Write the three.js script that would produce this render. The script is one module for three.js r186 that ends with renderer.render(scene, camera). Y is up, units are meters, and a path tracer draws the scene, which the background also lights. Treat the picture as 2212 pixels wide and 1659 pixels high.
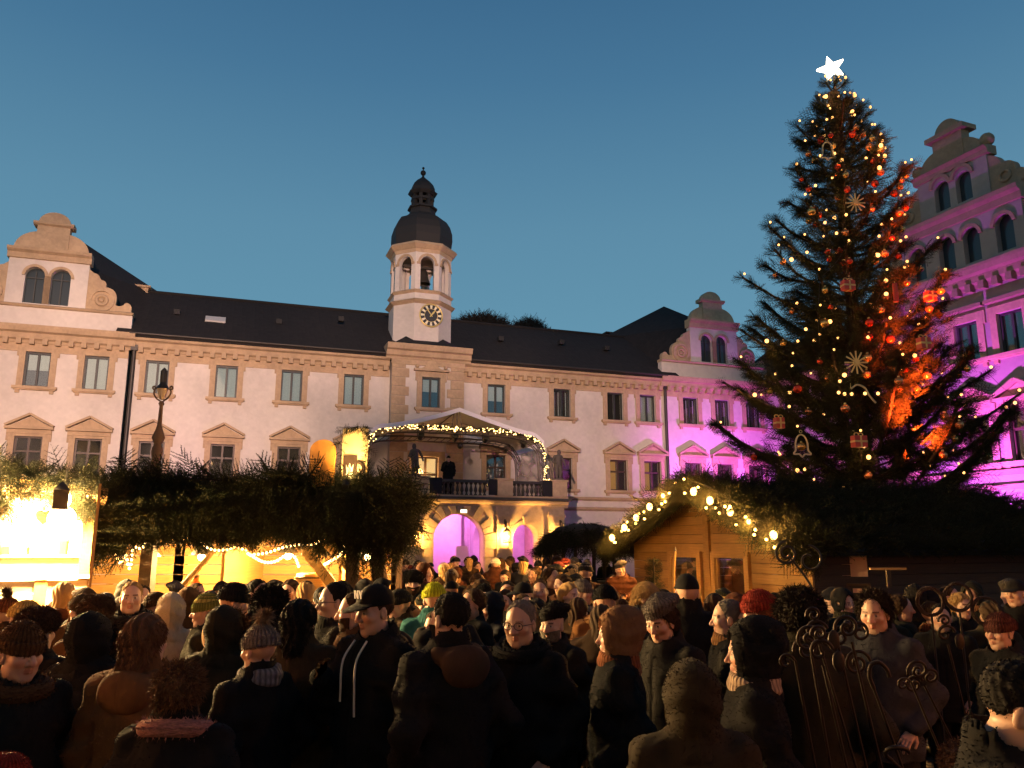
import * as THREE from 'three';
import { mergeGeometries } from 'three/addons/utils/BufferGeometryUtils.js';
import { RectAreaLightUniformsLib } from 'three/addons/lights/RectAreaLightUniformsLib.js';
import { FontLoader } from 'three/addons/loaders/FontLoader.js';
import { TextGeometry } from 'three/addons/geometries/TextGeometry.js';

// ------------------------------------------------------------------ camera, sky, dusk light, exposure
const scene = new THREE.Scene();
const EYE = 1.9, PITCH = 11.5 * Math.PI / 180;
const camera = new THREE.PerspectiveCamera(51.0, 4 / 3, 0.1, 600);
camera.position.set(0, EYE, 0);
camera.rotation.set(PITCH, 0, 0);
const renderer = new THREE.WebGLRenderer({ antialias: true });
renderer.toneMapping = THREE.LinearToneMapping;
renderer.toneMappingExposure = 1.0;
renderer.shadowMap.enabled = true;
RectAreaLightUniformsLib.init();

const SKY = [[-90, .10, .10, .10], [0, .145, .335, .455], [12, .132, .312, .435], [22, .108, .262, .39], [32, .062, .178, .31], [40, .04, .128, .25], [60, .012, .045, .1], [90, .005, .018, .045]];
{
  const W = 256, H = 256, data = new Float32Array(W * H * 4);
  for (let j = 0; j < H; j++) {
    const el = ((j + .5) / H - .5) * 180;
    let k = 0; while (k < SKY.length - 2 && SKY[k + 1][0] < el) k++;
    const a = SKY[k], b = SKY[k + 1], t = Math.min(1, Math.max(0, (el - a[0]) / (b[0] - a[0])));
    for (let i = 0; i < W; i++) {
      const o = (j * W + i) * 4;
      for (let c = 0; c < 3; c++) data[o + c] = el < 0 ? SKY[1][c + 1] * .5 : a[c + 1] + (b[c + 1] - a[c + 1]) * t;
      data[o + 3] = 1;
    }
  }
  const sky = new THREE.DataTexture(data, W, H, THREE.RGBAFormat, THREE.FloatType);
  sky.mapping = THREE.EquirectangularReflectionMapping;
  sky.magFilter = sky.minFilter = THREE.LinearFilter;
  sky.needsUpdate = true;
  scene.background = sky; scene.environment = sky;
}
// last glow of the sun that has just set behind the palace opposite: weak, wide and pink
const dusk = new THREE.DirectionalLight(new THREE.Color(1, .62, .42), .12);
dusk.position.set(14, 17, 40); dusk.target.position.set(0, 8, -45);
dusk.castShadow = true; dusk.shadow.radius = 40;
dusk.shadow.camera.left = -45; dusk.shadow.camera.right = 45; dusk.shadow.camera.top = 40; dusk.shadow.camera.bottom = -40; dusk.shadow.camera.far = 200;
scene.add(dusk, dusk.target);

// ------------------------------------------------------------------ helpers
const PI = Math.PI, V = (x, y, z) => new THREE.Vector3(x, y, z), rad = d => d * PI / 180;
function rng(seed) { let s = seed >>> 0; return () => { s = (s + 0x6D2B79F5) >>> 0; let t = s; t = Math.imul(t ^ (t >>> 15), t | 1); t ^= t + Math.imul(t ^ (t >>> 7), t | 61); return ((t ^ (t >>> 14)) >>> 0) / 4294967296; }; }
const used = {};
function numbered(n) { if (!(n in used)) { used[n] = 0; return n; } used[n]++; return n + '_' + String(used[n]).padStart(3, '0'); }
function tag(o, label, category, group, kind) { if (label) o.userData.label = label; if (category) o.userData.category = category; if (group) o.userData.group = group; if (kind) o.userData.kind = kind; return o; }
function thing(name, label, category, pos = [0, 0, 0], turn = 0, group) { const o = new THREE.Group(); o.name = numbered(name); o.position.set(...pos); o.rotation.y = turn; scene.add(o); return tag(o, label, category, group); }
function part(name, geo, mat, parent) { const m = new THREE.Mesh(Array.isArray(geo) ? merge(geo) : geo, mat); m.name = name; m.castShadow = m.receiveShadow = true; parent.add(m); return m; }
function single(name, geo, mat, label, category, group, kind) { const m = part(numbered(name), geo, mat, scene); return tag(m, label, category, group, kind); }
function clean(g) { if (g.index) g = g.toNonIndexed(); for (const k of Object.keys(g.attributes)) if (!['position', 'normal', 'uv'].includes(k)) g.deleteAttribute(k); if (!g.attributes.normal) g.computeVertexNormals(); if (!g.attributes.uv) metreUV(g); g.morphAttributes = {}; g.clearGroups(); return g; }
function merge(list) { return mergeGeometries(list.map(clean), false); }
function metreUV(g) { // uv in metres, by the way each face looks
  const p = g.attributes.position, n = g.attributes.normal, uv = new Float32Array(p.count * 2);
  for (let i = 0; i < p.count; i++) {
    const ax = Math.abs(n.getX(i)), ay = Math.abs(n.getY(i)), az = Math.abs(n.getZ(i));
    if (ay > ax && ay > az) { uv[2 * i] = p.getX(i); uv[2 * i + 1] = p.getZ(i); } else if (ax > az) { uv[2 * i] = p.getZ(i); uv[2 * i + 1] = p.getY(i); } else { uv[2 * i] = p.getX(i); uv[2 * i + 1] = p.getY(i); }
  }
  g.setAttribute('uv', new THREE.BufferAttribute(uv, 2)); return g;
}
const _e = new THREE.Euler(), _q = new THREE.Quaternion(), _m = new THREE.Matrix4();
function place(g, x = 0, y = 0, z = 0, rx = 0, ry = 0, rz = 0) { _e.set(rx, ry, rz); _q.setFromEuler(_e); _m.compose(V(x, y, z), _q, V(1, 1, 1)); return g.applyMatrix4(_m); }
function box(w, h, d, x, y, z, rx = 0, ry = 0, rz = 0) { const g = new THREE.BoxGeometry(w, h, d).toNonIndexed(); metreUV(g); return place(g, x, y, z, rx, ry, rz); }
// box by its limits
function bx(x0, x1, y0, y1, z0, z1) { return box(x1 - x0, y1 - y0, z1 - z0, (x0 + x1) / 2, (y0 + y1) / 2, (z0 + z1) / 2); }
function cyl(r0, r1, h, x, y, z, seg = 14, rx = 0, ry = 0, rz = 0) { return place(new THREE.CylinderGeometry(r1, r0, h, seg), x, y, z, rx, ry, rz); }
function ball(r, x, y, z, s = 14, sy = 1, sz = 1) { const g = new THREE.SphereGeometry(r, s, Math.max(6, Math.round(s * .7))); g.scale(1, sy, sz); return g.translate(x, y, z); }
function tube(pts, r, seg = 24, rs = 6, closed = false) { return new THREE.TubeGeometry(new THREE.CatmullRomCurve3(pts.map(p => p.isVector3 ? p : V(...p)), closed), seg, r, rs, closed); }
function lathe(pts, seg = 24) { return new THREE.LatheGeometry(pts.map(p => new THREE.Vector2(p[0], p[1])), seg); }
function shp(pts) { const s = new THREE.Shape(); pts.forEach((p, i) => i ? s.lineTo(p[0], p[1]) : s.moveTo(p[0], p[1])); return s; }
function ext(shape, depth, z0 = 0, curve = 12) { const g = new THREE.ExtrudeGeometry(shape, { depth, bevelEnabled: false, curveSegments: curve }); return g.translate(0, 0, z0); }
// a moulding: profile [[out, up], ...] swept along x
function mould(prof, x0, x1, z, y) { const g = ext(shp(prof), x1 - x0); g.rotateY(PI / 2); g.scale(1, 1, -1); idxFlip(g); return g.translate(x0, y, z); }
function idxFlip(g) { const flip = a => { for (let i = 0; i < a.count; i += 3) for (let c = 0; c < a.itemSize; c++) { const t = a.array[(i + 1) * a.itemSize + c]; a.array[(i + 1) * a.itemSize + c] = a.array[(i + 2) * a.itemSize + c]; a.array[(i + 2) * a.itemSize + c] = t; } }; if (g.index) throw 'index'; for (const k of Object.keys(g.attributes)) flip(g.attributes[k]); }
// pixel of a 2212 x 1659 grid over the photograph, and depth in metres ahead -> point
function at(px, py, d) {
  const f = 1740, x = (px - 1106) / f, y = -(py - 829.5) / f, c = Math.cos(PITCH), s = Math.sin(PITCH);
  const dy = y * c + s, dz = -c + y * s, t = d / -dz; return V(x * t, EYE + dy * t, -d);
}
// ------------------------------------------------------------------ noise and textures
const NS = 64, lattice = (() => { const r = rng(77), a = new Float32Array(NS * NS); for (let i = 0; i < a.length; i++) a[i] = r(); return a; })();
function noise2(x, y, per = NS) { const xi = Math.floor(x), yi = Math.floor(y); let fx = x - xi, fy = y - yi; fx = fx * fx * (3 - 2 * fx); fy = fy * fy * (3 - 2 * fy); const w = (a, b) => lattice[(((b % per) + per) % per) * NS + (((a % per) + per) % per)]; return (w(xi, yi) * (1 - fx) + w(xi + 1, yi) * fx) * (1 - fy) + (w(xi, yi + 1) * (1 - fx) + w(xi + 1, yi + 1) * fx) * fy; }
function fbm(u, v, f, oct = 4) { let s = 0, a = .5, t = 0; for (let o = 0; o < oct; o++) { const per = Math.min(NS, f << o); s += a * noise2(u * (f << o), v * (f << o), per); t += a; a *= .55; } return s / t; }
function n3(x, y, z) { return (noise2(x + z * 1.7, y + z * .6) + noise2(y * 1.1 + 17, z + x * .37 + 5) + noise2(z - 3 + y * .21, x * 1.3 + 9)) / 3; }
function tex(n, fn, srgb, rep) {
  const d = new Uint8Array(n * n * 4);
  for (let j = 0; j < n; j++) for (let i = 0; i < n; i++) { const c = fn(i / n, j / n); const o = (j * n + i) * 4; for (let k = 0; k < 3; k++) d[o + k] = Math.max(0, Math.min(255, (c.length ? c[k] : c) * 255)); d[o + 3] = 255; }
  const t = new THREE.DataTexture(d, n, n); t.wrapS = t.wrapT = THREE.RepeatWrapping; t.magFilter = THREE.LinearFilter; t.minFilter = THREE.LinearMipmapLinearFilter; t.generateMipmaps = true; if (srgb) t.colorSpace = THREE.SRGBColorSpace; t.repeat.set(rep, rep); t.needsUpdate = true; return t;
}
const T = {};
T.plaster = tex(512, (u, v) => .82 + .3 * (fbm(u, v, 3, 5) - .5) + .12 * (fbm(v, u, 32, 2) - .5), false, 1 / 6);
T.plasterB = tex(256, (u, v) => .5 + .6 * (fbm(u, v, 16, 3) - .5), false, 1 / 1.5);
T.stone = tex(256, (u, v) => .8 + .4 * (fbm(u, v, 4, 5) - .5) + .2 * (fbm(v, u, 24, 2) - .5), false, 1 / 2.5);
T.roof = tex(512, (u, v) => { const row = Math.floor(v * 24), k = ((u * 24 + (row % 2) * .5) % 1), f = (v * 24) % 1; return .55 + .35 * (lattice[(row * 31 + Math.floor(u * 24 + (row % 2) * .5) * 7) % 4096] - .5) + .3 * (1 - f) * .6 - ((k < .06 || k > .94) ? .2 : 0); }, false, 1 / 6);
T.wood = tex(512, (u, v) => { const g = fbm(u * .5, v, 2, 3), r = .5 + .5 * Math.sin((v * 26 + 5 * g) * PI * 2); return .72 + .16 * r * fbm(u, v, 8, 3) + .3 * (fbm(u * .25, v, 16, 3) - .5); }, false, .9);
T.cloth = tex(256, (u, v) => .75 + .25 * ((Math.sin(u * 128 * PI) * Math.sin(v * 128 * PI)) * .5) + .35 * (fbm(u, v, 6, 4) - .5), false, 3);
T.knit = tex(256, (u, v) => { const a = (u * 16) % 1, b = (v * 20 + Math.abs(a - .5) * .9) % 1; return .35 + .65 * Math.sin(a * PI) * (.5 + .5 * Math.sin(b * PI)); }, false, 1);
T.fur = tex(256, (u, v) => .25 + .9 * fbm(u, v, 24, 3) * (.5 + fbm(v, u, 5, 2) * .8), false, 4);
T.cobble = tex(512, (u, v) => { const r = Math.floor(v * 12), k = (u * 12 + (r % 2) * .5), i = Math.floor(k), fx = k - i, fy = v * 12 - r, e = Math.min(fx, 1 - fx, fy, 1 - fy); return Math.min(1, e * 6) * (.6 + .4 * lattice[(r * 17 + (i % 12) * 5) % 4096]) * (.8 + .4 * fbm(u, v, 32, 2)); }, false, .8);
const mats = {};
function mat(key, r, g, b, rough = .85, o = {}) {
  if (mats[key]) return mats[key];
  const m = new THREE.MeshPhysicalMaterial({ color: new THREE.Color().setRGB(r, g, b), roughness: rough, side: THREE.DoubleSide, ...o }); m.name = key; return mats[key] = m;
}
function glowMat(key, r, g, b, s) { return mats[key] || (mats[key] = Object.assign(new THREE.MeshStandardMaterial({ color: 0x111111, emissive: new THREE.Color().setRGB(r, g, b), emissiveIntensity: s, roughness: .5 }), { name: key })); }
const M = {
  wall: mat('plaster', .74, .68, .60, .92, { map: T.plaster, bumpMap: T.plasterB, bumpScale: .008 }),
  tan: mat('tan_stone', .56, .41, .25, .9, { map: T.stone, bumpMap: T.stone, bumpScale: .02 }),
  roof: mat('dark_tile', .017, .0145, .013, .9, { map: T.roof, bumpMap: T.roof, bumpScale: .03 }),
  lead: mat('dark_lead', .014, .0145, .014, .75),
  frame: mat('dark_window_frame', .03, .035, .03, .5),
  brownframe: mat('brown_window_frame', .06, .035, .02, .5),
  room: mat('dark_room', .035, .025, .02, .9),
  glass: mat('window_glass', .9, .95, .93, .03, { transmission: 1, thickness: 0, ior: 1.9 }),
  sky_blind: mat('pale_blind', .66, .69, .66, .9, { map: T.cloth }),  // cool pale cloth, its tone standing in for sky mirrored in the panes
  iron: mat('black_iron', .022, .02, .018, .45, { metalness: .3 }),
  gold: mat('gold_leaf', .75, .58, .2, .35, { metalness: .6 }),
  bronze: mat('dark_bronze', .05, .045, .038, .5, { metalness: .4 }),
  wood: mat('pine_board', .62, .34, .095, .7, { map: T.wood, bumpMap: T.wood, bumpScale: .004 }),
  darkwood: mat('dark_timber', .10, .055, .025, .75, { map: T.wood, bumpMap: T.wood, bumpScale: .004 }),
  bulb: glowMat('warm_bulb', 1, .62, .22, 14),
  fir: mat('fir_needles', .032, .033, .016, .85, { specularIntensity: .2 }),
  bark: mat('bark', .05, .032, .02, .95),
};
// ------------------------------------------------------------------ shapes from distance fields
function smin(a, b, k) { const h = Math.max(k - Math.abs(a - b), 0) / k; return Math.min(a, b) - h * h * k * .25; }
function cone(x, y, z, ax, ay, az, ra, bx_, by, bz, rb) { // capsule that tapers
  const px = x - ax, py = y - ay, pz = z - az, dx = bx_ - ax, dy = by - ay, dz = bz - az, t = Math.max(0, Math.min(1, (px * dx + py * dy + pz * dz) / (dx * dx + dy * dy + dz * dz + 1e-9)));
  const qx = px - dx * t, qy = py - dy * t, qz = pz - dz * t; return Math.sqrt(qx * qx + qy * qy + qz * qz) - (ra + (rb - ra) * t);
}
function ell(x, y, z, cx, cy, cz, rx, ry, rz) { const a = (x - cx) / rx, b = (y - cy) / ry, c = (z - cz) / rz, k = Math.sqrt(a * a + b * b + c * c), g = Math.sqrt(a * a / rx / rx + b * b / ry / ry + c * c / rz / rz); return g > 1e-9 ? k * (k - 1) / g : -Math.min(rx, ry, rz); }
// surface nets over a box [x0, y0, z0, x1, y1, z1]
function sdfMesh(f, b, cell, colour) {
  const n = [0, 1, 2].map(i => Math.ceil((b[3 + i] - b[i]) / cell) + 2), [nx, ny, nz] = n, F = new Float32Array(nx * ny * nz).fill(1), id = (i, j, k) => (k * ny + j) * nx + i, S = 4;
  const X = i => b[0] + (i - .5) * cell, Y = j => b[1] + (j - .5) * cell, Z = k => b[2] + (k - .5) * cell;
  for (let k = 0; k < nz; k += S) for (let j = 0; j < ny; j += S) for (let i = 0; i < nx; i += S) {
    const c = f(X(i + S / 2 - .5), Y(j + S / 2 - .5), Z(k + S / 2 - .5)), far = Math.abs(c) > cell * S * 1.5;
    for (let kk = k; kk < Math.min(nz, k + S); kk++) for (let jj = j; jj < Math.min(ny, j + S); jj++) for (let ii = i; ii < Math.min(nx, i + S); ii++) F[id(ii, jj, kk)] = ii === 0 || jj === 0 || kk === 0 || ii === nx - 1 || jj === ny - 1 || kk === nz - 1 ? Math.max(cell * .3, far ? c : f(X(ii), Y(jj), Z(kk))) : far ? c : f(X(ii), Y(jj), Z(kk));
  }
  const map = new Int32Array(nx * ny * nz).fill(-1), pos = [], idx = [], E = [[0, 1], [2, 3], [4, 5], [6, 7], [0, 2], [1, 3], [4, 6], [5, 7], [0, 4], [1, 5], [2, 6], [3, 7]];
  for (let k = 0; k < nz - 1; k++) for (let j = 0; j < ny - 1; j++) for (let i = 0; i < nx - 1; i++) {
    let m = 0; const v = []; for (let c = 0; c < 8; c++) { const q = F[id(i + (c & 1), j + (c >> 1 & 1), k + (c >> 2))]; v.push(q); if (q < 0) m |= 1 << c; }
    if (m === 0 || m === 255) continue;
    let sx = 0, sy = 0, sz = 0, cnt = 0; for (const [p, q] of E) if ((v[p] < 0) !== (v[q] < 0)) { const t = v[p] / (v[p] - v[q]); sx += (p & 1) + t * ((q & 1) - (p & 1)); sy += (p >> 1 & 1) + t * ((q >> 1 & 1) - (p >> 1 & 1)); sz += (p >> 2) + t * ((q >> 2) - (p >> 2)); cnt++; }
    map[id(i, j, k)] = pos.length / 3; pos.push(X(i + sx / cnt), Y(j + sy / cnt), Z(k + sz / cnt));
  }
  const quad = (a, b2, c, d, fl) => { if (a < 0 || b2 < 0 || c < 0 || d < 0) return; fl ? idx.push(a, c, b2, a, d, c) : idx.push(a, b2, c, a, c, d); };
  for (let k = 1; k < nz - 1; k++) for (let j = 1; j < ny - 1; j++) for (let i = 1; i < nx - 1; i++) {
    const o = F[id(i, j, k)] < 0;
    if (o !== F[id(i + 1, j, k)] < 0) quad(map[id(i, j - 1, k - 1)], map[id(i, j, k - 1)], map[id(i, j, k)], map[id(i, j - 1, k)], !o);
    if (o !== F[id(i, j + 1, k)] < 0) quad(map[id(i - 1, j, k - 1)], map[id(i - 1, j, k)], map[id(i, j, k)], map[id(i, j, k - 1)], !o);
    if (o !== F[id(i, j, k + 1)] < 0) quad(map[id(i - 1, j - 1, k)], map[id(i, j - 1, k)], map[id(i, j, k)], map[id(i - 1, j, k)], !o);
  }
  const nor = new Float32Array(pos.length), uv = new Float32Array(pos.length / 3 * 2), e = cell * .4;
  for (let i = 0; i < pos.length; i += 3) { const [x, y, z] = [pos[i], pos[i + 1], pos[i + 2]]; let a = f(x + e, y, z) - f(x - e, y, z), q = f(x, y + e, z) - f(x, y - e, z), c = f(x, y, z + e) - f(x, y, z - e); const l = Math.hypot(a, q, c) || 1; nor[i] = a / l; nor[i + 1] = q / l; nor[i + 2] = c / l; uv[i / 3 * 2] = Math.atan2(x, z) * .3; uv[i / 3 * 2 + 1] = y; }
  const g = new THREE.BufferGeometry(); g.setAttribute('position', new THREE.Float32BufferAttribute(pos, 3)); g.setAttribute('normal', new THREE.BufferAttribute(nor, 3)); g.setAttribute('uv', new THREE.BufferAttribute(uv, 2)); g.setIndex(idx);
  if (colour) { const col = new Float32Array(pos.length); for (let i = 0; i < pos.length; i += 3) { const c = colour(pos[i], pos[i + 1], pos[i + 2]); col[i] = c[0]; col[i + 1] = c[1]; col[i + 2] = c[2]; } g.setAttribute('color', new THREE.BufferAttribute(col, 3)); }
  return g;
}
// ------------------------------------------------------------------ fir sprigs: a twig with side shoots, every needle a blade of its own
function sprigGeo(seed, len = 1, shoots = 7, needles = 26, nlen = .095, nw = .011) {
  const r = rng(seed), pos = [], nor = [];
  const tri = (a, b, c) => { const n = b.clone().sub(a).cross(c.clone().sub(a)).normalize(); for (const q of [a, b, c]) { pos.push(q.x, q.y, q.z); nor.push(n.x, n.y, n.z); } };
  const twig = (p, d, L, w, cnt) => {
    const up = Math.abs(d.y) > .9 ? V(1, 0, 0) : V(0, 1, 0), s = d.clone().cross(up).normalize(), t = s.clone().cross(d).normalize(), e = p.clone().addScaledVector(d, L);
    tri(p.clone().addScaledVector(s, w), p.clone().addScaledVector(s, -w), e); tri(p.clone().addScaledVector(t, w), p.clone().addScaledVector(t, -w), e);
    for (let i = 0; i < cnt; i++) { const f = (i + r() * .6) / cnt, a = r() * PI * 2, q = p.clone().addScaledVector(d, L * f), o = s.clone().multiplyScalar(Math.cos(a)).addScaledVector(t, Math.sin(a) * .75), nl = nlen * (.8 + .4 * r()) * (1.05 - .4 * f), tip = q.clone().addScaledVector(o, nl * .8).addScaledVector(d, nl * .65), ww = d.clone().cross(o).normalize().multiplyScalar(nw); tri(q.clone().add(ww), q.clone().sub(ww), tip); }
  };
  twig(V(0, 0, 0), V(1, 0, 0), len, .016, needles + 10);
  for (let i = 0; i < shoots; i++) { const f = .12 + .75 * i / shoots, s = i % 2 ? 1 : -1, L = len * (.62 - .42 * f) * (.85 + .3 * r()); twig(V(len * f, -.015 * i, 0), V(.72, -.12 + .2 * (r() - .5), s * .7).normalize(), L, .01, Math.round(needles * (.95 - .5 * f))); }
  const g = new THREE.BufferGeometry(); g.setAttribute('position', new THREE.Float32BufferAttribute(pos, 3)); g.setAttribute('normal', new THREE.Float32BufferAttribute(nor, 3)); g.setAttribute('uv', new THREE.BufferAttribute(new Float32Array(pos.length / 3 * 2), 2)); return g;
}
const SPRIGS = [sprigGeo(11), sprigGeo(12, 1, 6, 24), sprigGeo(13, 1, 8, 22)], BOUGH = sprigGeo(14, 1, 16, 64, .045, .006);
// fn(i, random) -> { p: [x, y, z], d: direction, s: size }
function sprigs(n, fn, seed, material = M.fir, name = 'fir_branches', geo = SPRIGS[seed % 3]) {
  const R = rng(seed), im = new THREE.InstancedMesh(geo, material, n), q = new THREE.Quaternion(), q2 = new THREE.Quaternion(), m = new THREE.Matrix4(), c = new THREE.Color();
  for (let i = 0; i < n; i++) { const o = fn(i, R), d = V(...o.d).normalize(); q.setFromUnitVectors(V(1, 0, 0), d); q2.setFromAxisAngle(V(1, 0, 0), o.roll === undefined ? R() * PI * 2 : o.roll); q.multiply(q2); m.compose(V(...o.p), q, V(o.s, o.s, o.s)); im.setMatrixAt(i, m); const k = .7 + .6 * R(); c.setRGB(k, k * (.9 + .2 * R()), k * .95); im.setColorAt(i, c); }
  im.name = name; im.userData.kind = 'stuff'; im.castShadow = im.receiveShadow = true; return im;
}
// ------------------------------------------------------------------ the palace
const A = { pos: [-11.258, 0, -46.978], turn: rad(19.5) };     // main facade: x to the right, z out of the wall
const DIR = (a, x, y, z) => { const v = V(x, y, z).applyAxisAngle(V(0, 1, 0), a.turn); return v.add(V(...a.pos)); };

single('courtyard_paving', (() => { const g = new THREE.PlaneGeometry(400, 400, 1, 1); g.rotateX(-PI / 2); return metreUV(g); })(), mat('cobbles', .07, .062, .055, .8, { map: T.cobble, bumpMap: T.cobble, bumpScale: .03 }), 'grey cobbled paving of the palace courtyard', 'pavement', null, 'structure');

const CORNICE = [[0, 0], [.12, 0], [.16, .14], [.3, .22], [.34, .5], [.52, .58], [.6, .78], [.62, .9], [0, .9]];
const LEDGE = [[0, 0], [.1, 0], [.2, .1], [.22, .2], [0, .24]];
// a wall with openings [[x0, x1, y0, y1, arched], ...]
function wallGeo(x0, x1, y0, y1, holes, z0, z1) {
  const s = shp([[x0, y0], [x1, y0], [x1, y1], [x0, y1]]);
  for (const [a, b, c, d, arch] of holes) {
    const h = new THREE.Path(); h.moveTo(a, c); h.lineTo(b, c);
    if (arch) { const r = (b - a) / 2; h.lineTo(b, d - r); h.absarc((a + b) / 2, d - r, r, 0, PI, false); h.lineTo(a, c); } else { h.lineTo(b, d); h.lineTo(a, d); h.lineTo(a, c); }
    s.holes.push(h);
  }
  return ext(s, z1 - z0, z0, 10);
}
const amberPane = glowMat('lit_window_pane', 1, .42, .1, .42);  // dim glow standing in for amber reflections in the lower panes
function windowAt(root, cx, y0, y1, w, o = {}) {
  const z = o.z || 0, x0 = cx - w / 2, x1 = cx + w / 2, f = .09, ym = y0 + (y1 - y0) * (o.cross || .5), fm = o.brown ? M.brownframe : M.frame;
  const fr = [bx(x0, x0 + f, y0, y1, z - .24, z - .12), bx(x1 - f, x1, y0, y1, z - .24, z - .12), bx(x0 + f, x1 - f, y0, y0 + f, z - .24, z - .12), bx(x0 + f, x1 - f, y1 - f, y1, z - .24, z - .12), bx(cx - .055, cx + .055, y0 + f, y1 - f, z - .25, z - .11)];
  if (o.cross) fr.push(bx(x0 + f, cx - .055, ym - .05, ym + .05, z - .24, z - .13), bx(cx + .055, x1 - f, ym - .05, ym + .05, z - .24, z - .13));
  const win = part('window', fr, fm, root);
  for (const [a, b, side] of [[x0 + f, cx - .055, 0], [cx + .055, x1 - f, 1]]) for (const [c, d, up] of o.cross ? [[y0 + f, ym - .05, 0], [ym + .05, y1 - f, 1]] : [[y0 + f, y1 - f, 0]]) {
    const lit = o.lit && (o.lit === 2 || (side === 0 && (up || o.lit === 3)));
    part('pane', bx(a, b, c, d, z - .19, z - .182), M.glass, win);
    if (lit) part('pane_glow', bx(a, b, c, d, z - .36, z - .35), o.litMat || amberPane, win);
  }
  part('room_behind', bx(x0, x1, y0, y1, z - .49, z - .45), M.room, win);
  if (o.sky_blind) {
    const top = y1 - .1, bot = y0 + .1 + (1 - o.sky_blind) * (y1 - y0), g = [];
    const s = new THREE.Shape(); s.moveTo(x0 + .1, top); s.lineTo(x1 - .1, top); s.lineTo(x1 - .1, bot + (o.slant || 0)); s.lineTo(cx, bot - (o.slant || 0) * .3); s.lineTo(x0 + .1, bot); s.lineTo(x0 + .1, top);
    part('sky_blind', ext(s, .02, z - .34), M.sky_blind, win);  // part-drawn ones stop where the mirrored sky would end
  }
  if (o.slits) for (let k = 0; k < 4; k++) part('curtain_strip', bx(x0 + .18 + k * (w - .36) / 3.2, x0 + .24 + k * (w - .36) / 3.2, y0 + .15, y1 - .15, z - .34, z - .32), M.sky_blind, win);
  if (o.surround !== false) {
    const e = .3;
    part('surround', [bx(x0 - e, x0, y0, y1 + .32, z, z + .09), bx(x1, x1 + e, y0, y1 + .32, z, z + .09), bx(x0, x1, y1, y1 + .32, z, z + .085), bx(x0 - e - .1, x0 - e, y1 - .25, y1 + .32, z, z + .08), bx(x1 + e, x1 + e + .1, y1 - .25, y1 + .32, z, z + .08)], M.tan, win);
    part('sill', [bx(x0 - .45, x1 + .45, y0 - .14, y0, z, z + .26), bx(x0 - .38, x1 + .38, y0 - .2, y0 - .14, z, z + .18), bx(x0 - .3, x0 - .1, y0 - .36, y0 - .2, z, z + .13), bx(x1 + .1, x1 + .3, y0 - .36, y0 - .2, z, z + .13)], M.tan, win);
  }
  if (o.pediment) {
    const py = y1 + .36, hw = w / 2 + .48;
    part('pediment', [bx(cx - hw, cx + hw, py, py + .13, z, z + .34), bx(cx - hw + .1, cx + hw - .1, py - .22, py, z, z + .14), ext(shp([[cx - hw + .12, py + .13], [cx + hw - .12, py + .13], [cx, py + .68]]), .1, z),
      ...[-1, 1].map(s => { const L = Math.hypot(hw, .62), g = box(L, .12, .34, 0, 0, .17); g.rotateZ(-s * Math.atan2(.62, hw)); return g.translate(cx + s * hw / 2, py + .13 + .36, z); })], M.tan, win);
  }
  return win;
}
function brackets(root, x0, x1, y, z, step = .62) { const g = []; for (let x = x0 + step / 2; x < x1; x += step) g.push(bx(x - .12, x + .12, y, y + .3, z, z + .3)); const b = part('cornice_bracket', g, M.tan, root); b.userData.kind = 'stuff'; return b; }
const UW = [10.27, 12.15], LW = [5.6, 7.62];
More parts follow.
